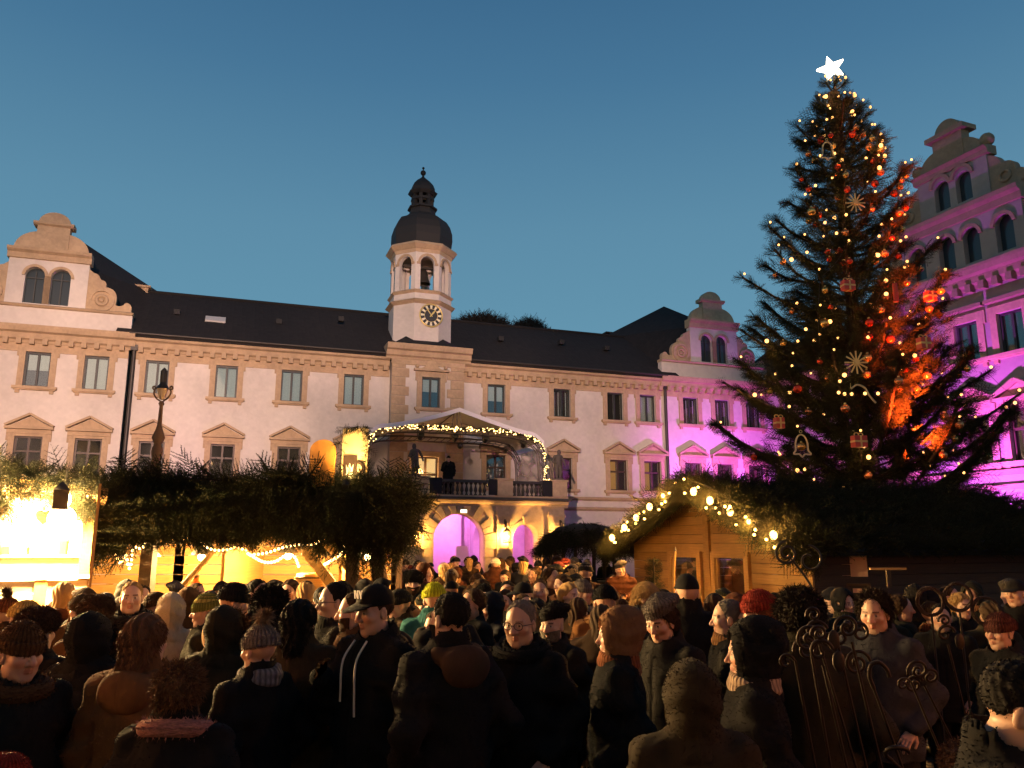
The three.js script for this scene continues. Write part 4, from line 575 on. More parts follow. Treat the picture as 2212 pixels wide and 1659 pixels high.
// --- bright white stall at the left edge; x along its front (its right corner is 0), z out of its front
const BS = { pos: [-4.72, 0, -9.2], turn: rad(27) };
{
  const X0 = -2.5, X1 = 0, Z0 = 0, Z1 = -2.2, wb = mat('white_board', .8, .72, .52, .7, { map: T.wood, bumpMap: T.wood, bumpScale: .003 }), w3 = (x, y, z) => DIR(BS, x, y, z);
  const t = thing('bright_stall', 'brightly lit white market stall at the left edge with a fir garland on its gable', 'stall', BS.pos, BS.turn);
  for (let k = 0; k < 11; k++) part('counter_board', bx(X0, X1, .02 + k * .14, .02 + k * .14 + .13, Z0, Z0 + .03), wb, t);
  part('counter_top', bx(X0 - .05, X1 + .05, 1.57, 1.61, Z0 - .3, Z0 + .1), wb, t); part('counter_post', bx(X1 - .5, X1 - .38, 0, 1.56, Z0 + .03, Z0 + .07), plankMats[0], t);
  for (let k = 0; k < 18; k++) { part('back_board', bx(X0, X1, .02 + k * .15, .02 + k * .15 + .14, Z1, Z1 + .03), wb, t); if (k < 16) part('side_board', bx(X1 - .03, X1, .02 + k * .15, .02 + k * .15 + .14, Z1 + .04, Z0 - .1), wb, t); }
  part('post', bx(X1 - .1, X1 + .01, 0, 2.45, Z0 - .1, Z0 - .01), plankMats[0], t);
  part('roof', [ext(shp([[X0 - .6, 3.3], [-1.15, 2.58], [X1 + .12, 2.48], [X1 + .12, 2.56], [-1.1, 2.66], [X0 - .6, 3.4]]), 2.4, Z1 - .1)], plankMats[1], t);
  part('shelf', bx(X0, X1 - .1, 1.78, 1.81, Z1 + .05, Z1 + .35), wb, t);
  part('added_shade_board', [bx(X1 + .02, X1 + .045, .2, 2.55, -.05, .95)], plankMats[2], t);  // added board that keeps the garland lamps off the long fir roof
  t.add(sprigs(620, (i, R) => { const f = R(), x = f < .5 ? X0 - .5 + (f / .5) * 1.85 : -1.15 + (f - .5) / .5 * 1.3, y = f < .5 ? 3.24 - (f / .5) * .64 : 2.6 - (f - .5) * .22; return i % 3 ? { p: [x, y + .2 * (R() - .5), Z0 + .3 + .16 * (R() - .5)], d: [R() - .5, -.8 + R(), R() - .2], s: .18 + .14 * R() } : { p: [x, y + .14 + .05 * R(), Z0 + .3 - 2.2 * R()], d: [R() - .5, .3 * R(), R() - .4], s: .24 + .15 * R() }; }, 104, M.fir));
  for (let i = 0; i < 9; i++) { const q = w3(X0 + .2 + i * .24, 1.81, Z1 + .2), b = thing('paper_box', 'small gift box standing on the back shelf of the bright stall', 'box', q.toArray(), BS.turn + .3 * i, 'gift boxes on the bright shelf'); part('carton', bx(-.07, .07, 0, .1 + .04 * (i % 3), -.06, .06), mat('carton_' + i % 3, [.8, .7, .55][i % 3], [.6, .5, .2][i % 3], [.25, .12, .06][i % 3], .7), b); part('lid', bx(-.076, .076, .1 + .04 * (i % 3), .125 + .04 * (i % 3), -.066, .066), wb, b); }
  [[-2.2, 2.25], [-1.75, 2.3], [-.95, 2.28], [-.5, 2.24]].forEach(([x, y], i) => { const q = w3(x, y, -.2), h = thing('gingerbread_heart', 'gingerbread heart hung in the opening of the bright stall', 'gingerbread', q.toArray(), BS.turn, 'gingerbread hearts in the bright stall'); const S = new THREE.Shape(); S.moveTo(0, -.09); S.bezierCurveTo(-.14, .015, -.07, .11, 0, .055); S.bezierCurveTo(.07, .11, .14, .015, 0, -.09); part('heart', ext(S, .02, -.01), mat('gingerbread', .22, .09, .03, .8), h); part('ribbon', cyl(.004, .004, .3, 0, .22, 0, 4), mat('gift_ribbon', .75, .45, .12, .4), h); });
  for (const x of [-2.3, -1.6, -.95, -.2]) { const q = w3(x, 2.5, .12), b = thing('fir_bunch', 'fir bunch hanging from the gable garland of the bright stall', 'fir bunch', q.toArray(), 0, 'fir bunches of the bright stall'); part('cord', cyl(.008, .008, .2, 0, .05, 0, 5), M.iron, b); b.add(sprigs(50, (k, R) => ({ p: [(R() - .5) * .3, -.1 * R(), (R() - .5) * .16], d: [(R() - .5) * 1.3, -.8, (R() - .5) * .9], s: .2 + .2 * R() }), 630 + Math.round(x * -10))); }
  const globe = at(133, 1122, 8.6), gl = thing('globe_lamp', 'large round white globe lamp hanging in the bright stall', 'lamp', [globe.x, globe.y, globe.z]);
  part('globe', ball(.14, 0, 0, 0, 24), glowMat('globe_glow', 1, .8, .48, 9), gl); part('cord', cyl(.01, .01, .4, 0, .33, 0, 6), M.iron, gl); pointLamp(globe.x, globe.y, globe.z, 60, [1, .64, .26], 7);
  const lt = at(131, 1080, 8.5), ln = thing('hanging_lantern', 'dark unlit lantern hanging under the garland of the bright stall', 'lantern', [lt.x, lt.y, lt.z], BS.turn);
  part('frame', [bx(-.075, .075, -.1, -.08, -.075, .075), bx(-.075, .075, .08, .1, -.075, .075), place(new THREE.ConeGeometry(.11, .1, 4, 1, false, PI / 4), 0, .15, 0), bx(-.07, .07, -.08, .08, -.07, .07)], M.bronze, ln);
  [[-1.5, 2.1, -.9, 190], [-.4, 2.05, -1.1, 160], [-2.1, 2.2, -.5, 190], [-1.3, 2.48, .5, 230], [-.3, 2.4, .5, 150], [-2.1, 2.85, .5, 260]].forEach(([x, y, z, I], i) => { const q = w3(x, y, z), l = thing('bulb_lamp', ['middle bare bulb inside the bright stall', 'right bare bulb inside the bright stall', 'left bare bulb inside the bright stall', 'bare bulb in the middle of the bright stall garland', 'bare bulb at the right end of the bright stall garland', 'bare bulb in the stall garland at the picture edge'][i], 'lamp', q.toArray(), 0, 'bare bulbs of the bright stall'); part('bulb', ball(.075, 0, 0, 0, 14, 1.2), glowMat('naked_bulb', 1, .72, .34, 40), l); part('socket', cyl(.03, .03, .1, 0, .125, 0, 10), M.iron, l); pointLamp(q.x, q.y, q.z, I, [1, .62, .24], 4); });
}
// --- wooden hut with the bulb-lit fir gable, right of the middle; x along its front, z out of its front
const HUT = { pos: [4.15, 0, -11.42], turn: rad(-66.5) };
{
  const W = 4.59, L = 6.4, E = 1.97, R0 = 2.9, O = .3, c = -W / 2;
  const t = thing('wooden_hut', 'wooden market hut with a dark roof and two dark windows in its gable front', 'hut', HUT.pos, HUT.turn);
  const wins = [[-3.31, -2.57], [-2.09, -1.37]], wt = 1.74, wb = .75;
  const rows = Math.ceil(R0 / .15);
  for (let k = 0; k < rows; k++) {
    const y0 = k * .152, y1 = y0 + .146, ym = (y0 + y1) / 2, half = ym < E ? W / 2 : Math.max(.08, (R0 - y1) / (R0 - E) * W / 2); let segs = [[c - half, c - .06], [c + .06, c + half]];
    if (ym > wb && ym < wt + .02) segs = segs.flatMap(([a, b]) => wins.some(w => w[0] > a && w[1] < b) ? [[a, wins.find(w => w[0] > a && w[1] < b)[0]], [wins.find(w => w[0] > a && w[1] < b)[1], b]] : [[a, b]]);
    const hb = Math.max(.05, (R0 - y0) / (R0 - E) * W / 2), ht = Math.max(.02, (R0 - y1) / (R0 - E) * W / 2);
    if (ym < E) { for (const [a, b] of segs) if (b - a > .04) part('wall_board', bx(a, b, y0, y1, -.03, (k % 2) * .002), plankMats[k % 3], t); }
    else for (const q of [-1, 1]) if (hb > .09) part('wall_board', ext(shp(q < 0 ? [[c - hb, y0], [c - .06, y0], [c - .06, y1], [c - Math.max(.07, ht), y1]] : [[c + .06, y0], [c + hb, y0], [c + Math.max(.07, ht), y1], [c + .06, y1]]), .03 + (k % 2) * .002, -.03), plankMats[k % 3], t);
    for (const x of [-.03, -W]) part('side_board', y0 < E - .1 ? bx(x, x + .03, y0, y1, -L, -.04) : bx(x, x + .03, E - .15, E - .1, -L, -.04), M.darkwood, t);
  }
  part('middle_post', bx(c - .07, c + .07, 0, R0 - .1, -.05, .05), plankMats[2], t);
  for (const [a, b] of wins) {
    const w = part('window', [bx(a - .1, a, wb - .1, wt + .1, -.02, .06), bx(b, b + .1, wb - .1, wt + .1, -.02, .06), bx(a, b, wt, wt + .1, -.02, .06), bx(a, b, wb - .1, wb, -.02, .06), bx(a, a + .04, wb, wt, -.02, .03), bx(b - .04, b, wb, wt, -.02, .03)], plankMats[0], t);
    part('pane', bx(a + .04, b - .04, wb, wt, -.012, -.006), M.glass, w); part('room_behind', bx(a, b, wb, wt, -.3, -.28), mat('hut_inside', .02, .018, .014, .9), w);
  }
  part('back_wall', [bx(-W, 0, 0, E, -L, -L + .03)], M.darkwood, t);
  const sl = Math.atan2(R0 - E, W / 2), len = Math.hypot(R0 - E, W / 2) + .5;
  for (const s of [-1, 1]) { const g = box(len, .06, L + O + .3, 0, 0, -L / 2 + O / 2); g.rotateZ(-s * sl); g.translate(c + s * (Math.cos(sl) * len / 2), R0 + .04 - Math.sin(sl) * len / 2, 0); part('roof', g, mat('tar_roof', .014, .014, .013, .95, { map: T.cloth }), t); const b = box(len, .17, .05, 0, 0, O + .02); b.rotateZ(-s * sl); b.translate(c + s * (Math.cos(sl) * len / 2), R0 - .05 - Math.sin(sl) * len / 2, 0); part('barge_board', b, M.darkwood, t); }
  t.add(sprigs(4200, (i, R) => { // garland on both slopes of the gable and over the front of the roof
    const s = i % 2 ? 1 : -1, f = R(), lx = f * (len + .05), x = c + s * Math.cos(sl) * lx, y = R0 + .1 - Math.sin(sl) * lx;
    if (i % 5 === 0) return { p: [x, y + .06 * R(), O - 1.5 * R() * R()], d: [R() - .5, .3 * R(), R() - .3], s: .24 + .16 * R() };
    return { p: [x + (R() - .5) * .16, y + .02 - .2 * R() - .16 * R() * (i % 3 === 1), O + .02 + .14 * R()], d: [(R() - .5) * 1.6, -.9 + R() * 1.2, .05 + .4 * R()], s: .12 + .12 * R() };
  }, 202, M.fir));
  t.add(sprigs(2600, (i, R) => { const s = i % 4 ? 1 : -1, lx = R() * len; return { p: [c + s * Math.cos(sl) * lx, R0 + .07 - Math.sin(sl) * lx, O - (L + O + .2) * R()], d: [s * (.6 + .4 * R()), .05 + .25 * R(), (R() - .5) * 1.6], s: .3 + .22 * R() }; }, 205));
  const tp = (x, y, z) => V(x, y, z).applyAxisAngle(V(0, 1, 0), HUT.turn).add(V(...HUT.pos));
  const garland = thing('bulb_garland', 'row of big warm bulbs in the fir along the hut gable', 'bulb string', HUT.pos, HUT.turn);
  part('cord', [tube([[-4.5, 2.1, O + .12], [c, 2.96, O + .12], [-.06, 2.1, O + .12]].map(p => V(...p)), .012, 30, 5)], M.iron, garland);
  for (const lx of [-4.46, -4.01, -3.6, -3.16, -2.74, -1.88, -1.47, -1.0, -.6, -.1]) {
    const y = 2.94 - Math.abs(lx - c) * .396, big = lx === -2.74 || lx === -.6 ? .03 : .052;
    part('bulb', ball(big, lx, y, O + .25, 12, 1.25), glowMat('golden_bulb', 1, .58, .16, 9), garland); const q = tp(lx, y, O + .25); pointLamp(q.x, q.y, q.z, big > .04 ? 27 : 11, [1, .45, .10], 3);
  }
  { const R = rng(17), g = new THREE.SphereGeometry(.022, 8, 6); for (let k = 0; k < 30; k++) { const lx = -4.5 + 4.45 * (k + R()) / 30, m = part('bulb', g, glowMat('golden_bulb', 1, .58, .16, 9), garland); m.position.set(lx, 2.94 - Math.abs(lx - c) * .396 + (R() - .55) * .3, O + .2 + .08 * R()); } }
  t.add(sprigs(70, (i, R) => { const s = i % 2 ? 1 : -1, lx = R() * len; return { p: [c + s * Math.cos(sl) * lx, R0 + .12 - Math.sin(sl) * lx, O - .2 * R()], d: [(R() - .5) * 1.2, -.6 + R() * .9, .5], s: .35 + .3 * R() }; }, 207, M.fir, 'fir_bough', BOUGH));
  { const P = tp(.03, 1.66, -.75), n = thing('paper_notice', 'orange lit paper notice on the dark side of the hut', 'notice', [P.x, P.y, P.z], HUT.turn + PI / 2 - rad(38)); part('sheet', bx(-.17, .17, -.16, .16, 0, .006), mat('notice_paper', .8, .5, .32, .8), n); part('clip', bx(-.03, .03, .15, .18, .004, .014), M.iron, n); }
  { const P = tp(.05, 1.25, -.75), n = thing('picture_frame', 'small dark framed box under the paper notice', 'frame', [P.x, P.y, P.z], HUT.turn + PI / 2 - rad(38)); part('frame', [bx(-.17, .17, .13, .16, 0, .05), bx(-.17, .17, -.16, -.13, 0, .05), bx(-.17, -.14, -.13, .13, 0, .05), bx(.14, .17, -.13, .13, 0, .05)], M.darkwood, n); part('backing', bx(-.14, .14, -.13, .13, 0, .01), M.iron, n); part('card', bx(-.06, .06, .03, .09, .01, .016), mat('notice_paper', .8, .5, .32, .8), n); }
}
// --- small round fir-roofed kiosk in front of the portico
{
  const p = at(1262, 1185, 22), t = thing('fir_kiosk', 'small round kiosk under a domed fir roof right of the portico', 'kiosk', [p.x, 0, -22]);
  for (let k = 0; k < 6; k++) part('post', cyl(.05, .05, 2, .8 * Math.cos(k * PI / 3 + .3), 1, .8 * Math.sin(k * PI / 3 + .3), 8), M.darkwood, t);
  part('counter', lathe([[.75, 0], [.78, 1.0], [.95, 1.02], [.95, 1.08], [.7, 1.08]], 24), plankMats[2], t); part('roof_core', lathe([[1.05, 1.9], [1.0, 2.15], [.7, 2.45], [0, 2.55]], 24), M.bark, t);
  t.add(sprigs(700, (i, R) => { const a = R() * PI * 2, f = R(), r = 1.12 * Math.sin(Math.acos(1 - f)); return { p: [r * Math.cos(a), 1.85 + .72 * (1 - f), r * Math.sin(a)], d: [Math.cos(a), -.5 - R(), Math.sin(a)], s: .3 + .2 * R() }; }, 303));
}
// --- small fir tree and rods leaning on the hut front
{
  const p = at(1405, 1300, 12.8), t = thing('small_fir_tree', 'small cut fir tree leaning by the left window of the hut', 'fir tree', [p.x, 0, -12.4]);
  part('trunk', cyl(.035, .012, 1.75, 0, .87, 0, 8), M.bark, t);
  t.add(sprigs(260, (i, R) => { const y = .25 + 1.45 * R(), a = R() * PI * 2; return { p: [0, y, 0], d: [Math.cos(a), .25, Math.sin(a)], s: Math.max(.15, .55 * (1.85 - y) / 1.6) }; }, 404, M.fir, 'crown'));
  const q = at(1445, 1290, 12.2), r = thing('wooden_pole', 'thin wooden pole leaning in front of the left hut window', 'pole', [q.x, 0, -12.0]); part('shaft', tube([[-.12, 0, .2], [.08, 1.85, 0]], .018, 2, 6), plankMats[0], r); part('tip', cyl(.02, .004, .08, .085, 1.88, -.005, 6), M.iron, r);
}
// --- street lamp behind the stalls (not lit)
{
  const d = 15, base = at(331, 1185, d), top = at(346, 772, d), h = top.y, t = thing('street_lamp', 'old unlit iron street lamp with a lyre frame round its lantern', 'street lamp', [(base.x + at(345, 800, d).x) / 2, 0, -d]);
  const m = mat('lamp_paint', .11, .06, .035, .6);
  part('post', [lathe([[.26, 0], [.26, .3], [.17, .45], [.12, 1.2], [.1, 2.6], [.085, h - 1.95], [.1, h - 1.85], [.1, h - 1.75], [.06, h - 1.68], [.12, h - 1.55], [.06, h - 1.38], [.042, h - 1.3], [.032, h - .95], [.055, h - .9], [.03, h - .85]], 18)], m, t);
  const k = .5, Y = y => h - .82 + y * k;
  part('lyre', [-1, 1].map(s => tube([[.03 * s, Y(-.06), 0], [.22 * s * k, Y(.06), 0], [.32 * s * k, Y(.26), 0], [.28 * s * k, Y(.46), 0], [.34 * s * k, Y(.52), 0], [.38 * s * k, Y(.44), 0], [.33 * s * k, Y(.38), 0]], .016, 24, 6)), m, t);
  part('lantern', [lathe([[.09 * k, Y(0)], [.16 * k, Y(.22)], [.2 * k, Y(.4)], [.2 * k, Y(.42)], [.155 * k, Y(.22)], [.085 * k, Y(0)]], 12)], mat('milk_glass', .4, .3, .22, .3), t);
  part('lantern_roof', [lathe([[.24 * k, Y(.41)], [.22 * k, Y(.46)], [.12 * k, Y(.62)], [.13 * k, Y(.7)], [.13 * k, Y(1.1)], [.05 * k, Y(1.2)], [0, Y(1.25)]], 14)], M.iron, t);
}
// --- bare trees on the hill behind the palace roof
for (const [px, py, d, n, h, w, l] of [[1042, 674, 95, 560, 3.4, 4.3, 'bare tree top showing over the palace roof right of the tower'], [1142, 688, 97, 330, 2.5, 2.6, 'smaller bare tree top over the palace roof, right of the bigger one']]) {
  const top = at(px, py, d), t = thing('bare_tree', l, 'tree', [top.x, 0, top.z], 0, 'bare trees behind the palace'), R = rng(px), g = [], tw = [], y0 = top.y - h;
  part('trunk', tube([[0, 0, 0], [.3, y0 * .6, 0], [0, y0, 0]], .45, 6, 7), M.bark, t);
  for (let i = 0; i < n; i++) { const a = R() * PI * 2, f = Math.sqrt(R()), e = V(Math.cos(a) * f * w, y0 + h * Math.sqrt(1 - f * f * .95) * (.6 + .4 * R()), Math.sin(a) * f * w * .6), s = V(e.x * .25, y0 - 1 + R() * 2, e.z * .25); g.push(tube([s, s.clone().lerp(e, .6).add(V(0, .4, 0)), e], .05, 5, 3)); for (let k = 0; k < 7; k++) { const q = s.clone().lerp(e, .5 + .5 * R()); tw.push(tube([q, q.clone().add(V((R() - .5) * 1.4, R() * .9, (R() - .5)))], .022, 1, 3)); } }
  const c = part('crown', g, M.bark, t); part('twigs', tw, M.bark, c).userData.kind = 'stuff';
}
// --- two grill stalls beside the photographer, outside the picture: their heat lamps redden the faces turned that way
for (const [x, z, turn, side, I, col] of [[-5.4, -2.6, 75, 'left', 14, [1, .33, .09]], [5.2, -2.0, -80, 'right', 10, [1, .27, .06]]]) {
  const t = thing('grill_stall', `market stall with orange heat lamps at the ${side} of the photographer, outside the picture`, 'stall', [x, 0, z], rad(turn));
  for (const [a, b] of [[-1.5, .3], [1.5, .3], [-1.5, -1.6], [1.5, -1.6]]) part('post', bx(a - .06, a + .06, 0, 2.75, b - .06, b + .06), M.darkwood, t);
  part('roof', [ext(shp([[-.9, 2.7], [.6, 3.3], [2.1, 2.7], [2.1, 2.78], [.6, 3.38], [-.9, 2.78]]), 3.8, 0).rotateY(PI / 2).translate(-1.9, 0, 0)], M.darkwood, t);
  for (let k = 0; k < 7; k++) part('counter_board', bx(-1.5, 1.5, .02 + k * .15, .16 + k * .15, .05, .08), plankMats[k % 3], t);
  part('counter_top', bx(-1.6, 1.6, 1.08, 1.13, -.6, .2), plankMats[1], t); for (let k = 0; k < 16; k++) part('back_board', bx(-1.5, 1.5, .02 + k * .15, .16 + k * .15, -1.58, -1.55), M.darkwood, t);
  [-.8, .8].forEach((u, i) => { const p = V(u, 2.3, .15).applyAxisAngle(V(0, 1, 0), rad(turn)).add(V(x, 0, z)), l = thing('heat_lamp', `orange heat lamp in the stall at the ${side} of the photographer, ${i ? 'second' : 'first'} of two`, 'lamp', p.toArray(), 0, 'heat lamps beside the photographer'); part('shade', lathe([[.04, .2], [.06, .19], [.17, .03], [.175, 0], [.165, 0], [.05, .17]], 18), M.bronze, l); part('bulb', ball(.07, 0, -.02, 0, 12), glowMat('heat_glow', 1, .38, .1, 20), l); part('cord', cyl(.008, .008, .4, 0, .4, 0, 5), M.iron, l); pointLamp(p.x, p.y - .02, p.z, I, col, 5); });
}
// ------------------------------------------------------------------ the Christmas tree
{
  const D = 20, star = at(1796, 148, D), foot = at(1862, 900, D), H = star.y - .55, tx = (star.x * 1.0);
  const lean = (foot.x - tx);
  const root = thing('christmas_tree', 'tall dark fir decorated with lights and red and gold ornaments', 'tree', [foot.x, 0, -D]);
  const ax = y => (y / H) * (tx - foot.x), PR = [[0, .18], [.3, .46], [.95, .98], [1.65, 1.38], [2.6, 1.42], [3.4, 1.8], [4.4, 1.8], [5.4, 2.1], [6.8, 2.75], [8, 3.3], [20, 3.5]], prof = y => { const q = Math.max(0, H - y); let k = 0; while (PR[k + 1][0] < q) k++; return PR[k][1] + (PR[k + 1][1] - PR[k][1]) * (q - PR[k][0]) / (PR[k + 1][0] - PR[k][0]); };
  part('trunk', tube([[0, 0, 0], [ax(4), 4, 0], [ax(9), 9, 0], [ax(H - .2), H - .2, 0]], .17, 20, 8), M.bark, root);
  const R = rng(2024), tips = [], sp = [], bm = M.bark;
  let y = 2.3, k = 0;
  while (y < H - .15) {
    const n = y > H - 1.2 ? 5 : y > 9 ? 8 : 9, off = R() * 6;
    for (let i = 0; i < n; i++) {
      const a = off + i / n * PI * 2 + (R() - .5) * .5, y0 = y + (R() - .5) * .3, rise = y > H - 1.2 ? .8 : .5 + .25 * R();
      let L = prof(y0 + .45 * prof(y0)) * (.55 + .55 * R()) * 1.0; L = Math.max(.3, L);
      const dx = Math.cos(a), dz = Math.sin(a), b = [V(ax(y0), y0, 0), V(ax(y0) + dx * L * .35, y0 + L * (.02 + .12 * R()), dz * L * .35), V(ax(y0) + dx * L * .75, y0 + L * rise * .42, dz * L * .75), V(ax(y0) + dx * L, y0 + L * rise * .8, dz * L)];
      const cv = new THREE.CatmullRomCurve3(b); part('branch', new THREE.TubeGeometry(cv, 6, .022 + .008 * L, 4), bm, root);
      const cnt = Math.round(8 + (y0 < 8 ? 32 : 20) * L);
      for (let j = 0; j < cnt; j++) { const f = .12 + .88 * Math.pow(R(), .62), q = cv.getPointAt(Math.min(1, f)), tg = cv.getTangentAt(Math.min(1, f)), s = R() < .5 ? -1 : 1, side = V(-dz, 0, dx).multiplyScalar(s * (.25 + .75 * R())); sp.push({ p: [q.x, q.y, q.z], d: [tg.x * .9 + side.x, tg.y * .7 - .75 * R() + .12, tg.z * .9 + side.z], s: (.30 + .26 * R()) * (1.12 - .3 * f) * Math.min(1, .55 + L * .3) }); }
      for (let j = 0; j < 6; j++) sp.push({ p: [b[3].x - dx * .3 * R(), b[3].y - .22 * R(), b[3].z - dz * .3 * R()], d: [dx * .5 + (R() - .5) * .9, .9 - .5 * R(), dz * .5 + (R() - .5) * .9], s: .22 + .12 * R() });
      tips.push({ cv, a, L, y0, dz, dx });
    }
    y += y > H - 2 ? .4 : .6; k++;
  }
  // the three long limbs that stand out on the left, and two on the right
  for (const [px, py, bx_, by, sc] of [[1605, 600, 1790, 700, 1], [1562, 826, 1720, 900, 1], [1600, 712, 1700, 770, .8], [1660, 488, 1770, 580, .9], [2140, 800, 1960, 900, 1], [2205, 850, 2020, 960, 1]]) {
    const e = at(px, py, D - .6), s = at(bx_, by, D - .3), o = V(foot.x, 0, -D), q0 = V(ax(s.y - .6), s.y - .6, 0), cv = new THREE.CatmullRomCurve3([q0, s.sub(o), s.clone().lerp(e.clone().sub(o), .55).add(V(0, -.06, 0)), e.sub(o)]);
    part('branch', new THREE.TubeGeometry(cv, 12, .03, 5), bm, root);
    for (let j = 0; j < 110 * sc; j++) { const f = .2 + .8 * R(), q = cv.getPointAt(f), tg = cv.getTangentAt(f); sp.push({ p: [q.x, q.y, q.z], d: [tg.x * .8 + (R() - .5) * .9, tg.y * .7 - .8 * R() + .2, tg.z + (R() - .5) * 1.6], s: (.28 + .2 * R()) * (1.15 - .4 * f) }); }
    tips.push({ cv, a: 0, L: 3, y0: q0.y, dz: 1, dx: 0 });
  }
  // dense inner crown so that the middle is dark
  for (let i = 0; i < 3000; i++) { const yy = 2.2 + (H - 3) * Math.pow(R(), 1.25), a = R() * PI * 2; if (yy > 8 && i % 2) continue; const r = prof(yy) * (.05 + (yy < 8 ? .72 : .5) * R()); sp.push({ p: [ax(yy) + Math.cos(a) * r, yy, Math.sin(a) * r], d: [Math.cos(a), .2 + .5 * R() - .5 * R(), Math.sin(a)], s: .36 + .25 * R() }); }
  const crown = sprigs(sp.length, i => sp[i], 500, M.fir, 'crown'); root.add(crown); root.userData.sprigs = undefined;
  const O = V(foot.x, 0, -D), P = (px, py, dd) => at(px, py, dd);
  // how near to the viewer the crown reaches at a pixel: ornaments hang there
  const surf = (px, py, k = .8) => { let d = D; for (let i = 0; i < 3; i++) { const q = at(px, py, d), r = prof(q.y) * 1.05, dx = q.x - foot.x - ax(q.y); d = D - k * Math.sqrt(Math.max(0, r * r - dx * dx)); } return at(px, py, d); };
  // star at the top
  const st = thing('tree_star', 'big glowing white star at the top of the Christmas tree', 'star', [star.x, star.y, star.z], rad(-18)); const S = []; for (let i = 0; i < 10; i++) { const a = PI / 2 + i * PI / 5 + .25, r = i % 2 ? .13 : .34; S.push([r * Math.cos(a), r * Math.sin(a)]); }
  part('star_body', (() => { const g = new THREE.ExtrudeGeometry(shp(S), { depth: .06, bevelEnabled: true, bevelSize: .03, bevelThickness: .04, bevelSegments: 2 }); return g.translate(0, 0, -.03); })(), glowMat('star_glow', 1, .86, .6, 7), st); part('stem', cyl(.03, .03, .7, .05, -.6, 0, 8), M.bark, st); pointLamp(star.x, star.y, star.z + .35, 5, [1, .8, .5], 6);
  // candle lights: one long string
  const ls = thing('light_string', 'string of small warm lights wound all over the Christmas tree', 'string light'), gb = new THREE.SphereGeometry(.028, 8, 6), gbig = new THREE.SphereGeometry(.036, 8, 6), glowA = glowMat('tree_light', 1, .46, .12, 4), cordPts = [];
  let nb = 0; const rb = rng(8), order = tips.slice().sort((a, b) => b.y0 - a.y0 || a.a - b.a);
  for (const t of order) for (const f of [.98, .55]) { if (nb >= 280 || (t.dz < -.25) || rb() < (f > .9 ? .08 : .38)) continue; const q = t.cv.getPointAt(f).add(O); const m = part('bulb', rb() < .35 ? gbig : gb, glowA, ls); m.position.set(q.x + (rb() - .5) * .1, q.y + .09 + .05 * rb(), q.z + .12); if (f > .9) cordPts.push(V(q.x, q.y - .03, q.z)); nb++; }
  for (const [px, py] of [[1921, 950], [1926, 951], [1938, 950], [1955, 949], [1975, 949]]) { const q = surf(px, py); }
  for (const [px, py] of [[1925, 951], [1940, 951], [1969, 950], [1997, 950], [1741, 811], [1819, 720], [1912, 948]].map(([a, b]) => [a - 100 * (a > 1900), b - 0])) { const q = surf(px, py - 100, .95), m = part('bulb', gbig, glowA, ls); m.position.copy(q); }
  { const cg = []; for (let i = 1; i < cordPts.length; i++) for (let j = i - 1; j >= Math.max(0, i - 8); j--) if (cordPts[i].distanceTo(cordPts[j]) < .9) { cg.push(tube([cordPts[i], cordPts[i].clone().lerp(cordPts[j], .5).add(V(0, -.08, 0)), cordPts[j]], .006, 5, 3)); break; } part('cord', cg, M.iron, ls).userData.kind = 'stuff'; }
  // baubles
  const bg = new THREE.SphereGeometry(.1, 16, 12), cap = new THREE.CylinderGeometry(.025, .03, .035, 8).translate(0, .11, 0);
  const kinds = [['red_bauble', 'shiny red bauble hanging on the Christmas tree', mat('bauble_red', .85, .09, .04, .24, { metalness: .7 })], ['gold_bauble', 'shiny gold bauble hanging on the Christmas tree', mat('bauble_gold', .95, .55, .16, .24, { metalness: .8 })], ['copper_bauble', 'shiny copper bauble hanging on the Christmas tree', mat('bauble_copper', .9, .34, .13, .24, { metalness: .8 })]];
  const protos = {}; let cnt = 0; const rr = rng(99);
  for (const t of tips) for (const f of [.72, .9]) {
    if (cnt >= 125 || t.dz < .1 && rr() < .75 || t.dz < -.35 || rr() < .22) continue;
    const q = t.cv.getPointAt(f).add(O), kd = kinds[Math.floor(rr() * 3)], s = .65 + .4 * rr();
    let b = protos[kd[0]];
    if (!b) { b = protos[kd[0]] = thing(kd[0], kd[1], 'bauble', [0, 0, 0], 0, kd[1].split(' ')[1] + ' baubles on the Christmas tree'); part('ball', bg, kd[2], b); part('cap', cap, M.gold, b); } else { b = b.clone(); b.name = numbered(kd[0]); scene.add(b); }
    b.position.set(q.x + (rr() - .5) * .12, q.y - .2, q.z + .16); b.scale.setScalar(s); cnt++;
  }
  // larger ornaments
  const redCloth = mat('gift_red', .55, .05, .02, .5), ribbon = mat('gift_ribbon', .75, .45, .12, .4);
  const gift = (px, py, w, h, label) => { w *= .8; h *= .8; const q = surf(px, py, 1.02), g = thing('gift_box', label, 'gift box', [q.x, q.y, q.z], .2, 'gift boxes on the Christmas tree'); part('box', bx(-w / 2, w / 2, -h / 2, h / 2, -.08, .08), redCloth, g); part('ribbon', [bx(-.02, .02, -h / 2 - .004, h / 2 + .004, -.084, .084), bx(-w / 2 - .004, w / 2 + .004, -.02, .02, -.084, .084)], ribbon, g); part('bow', [new THREE.TorusGeometry(.05, .014, 6, 14).scale(1, .7, 1).translate(-.05, h / 2 + .03, 0), new THREE.TorusGeometry(.05, .014, 6, 14).scale(1, .7, 1).translate(.05, h / 2 + .03, 0)], ribbon, g); };
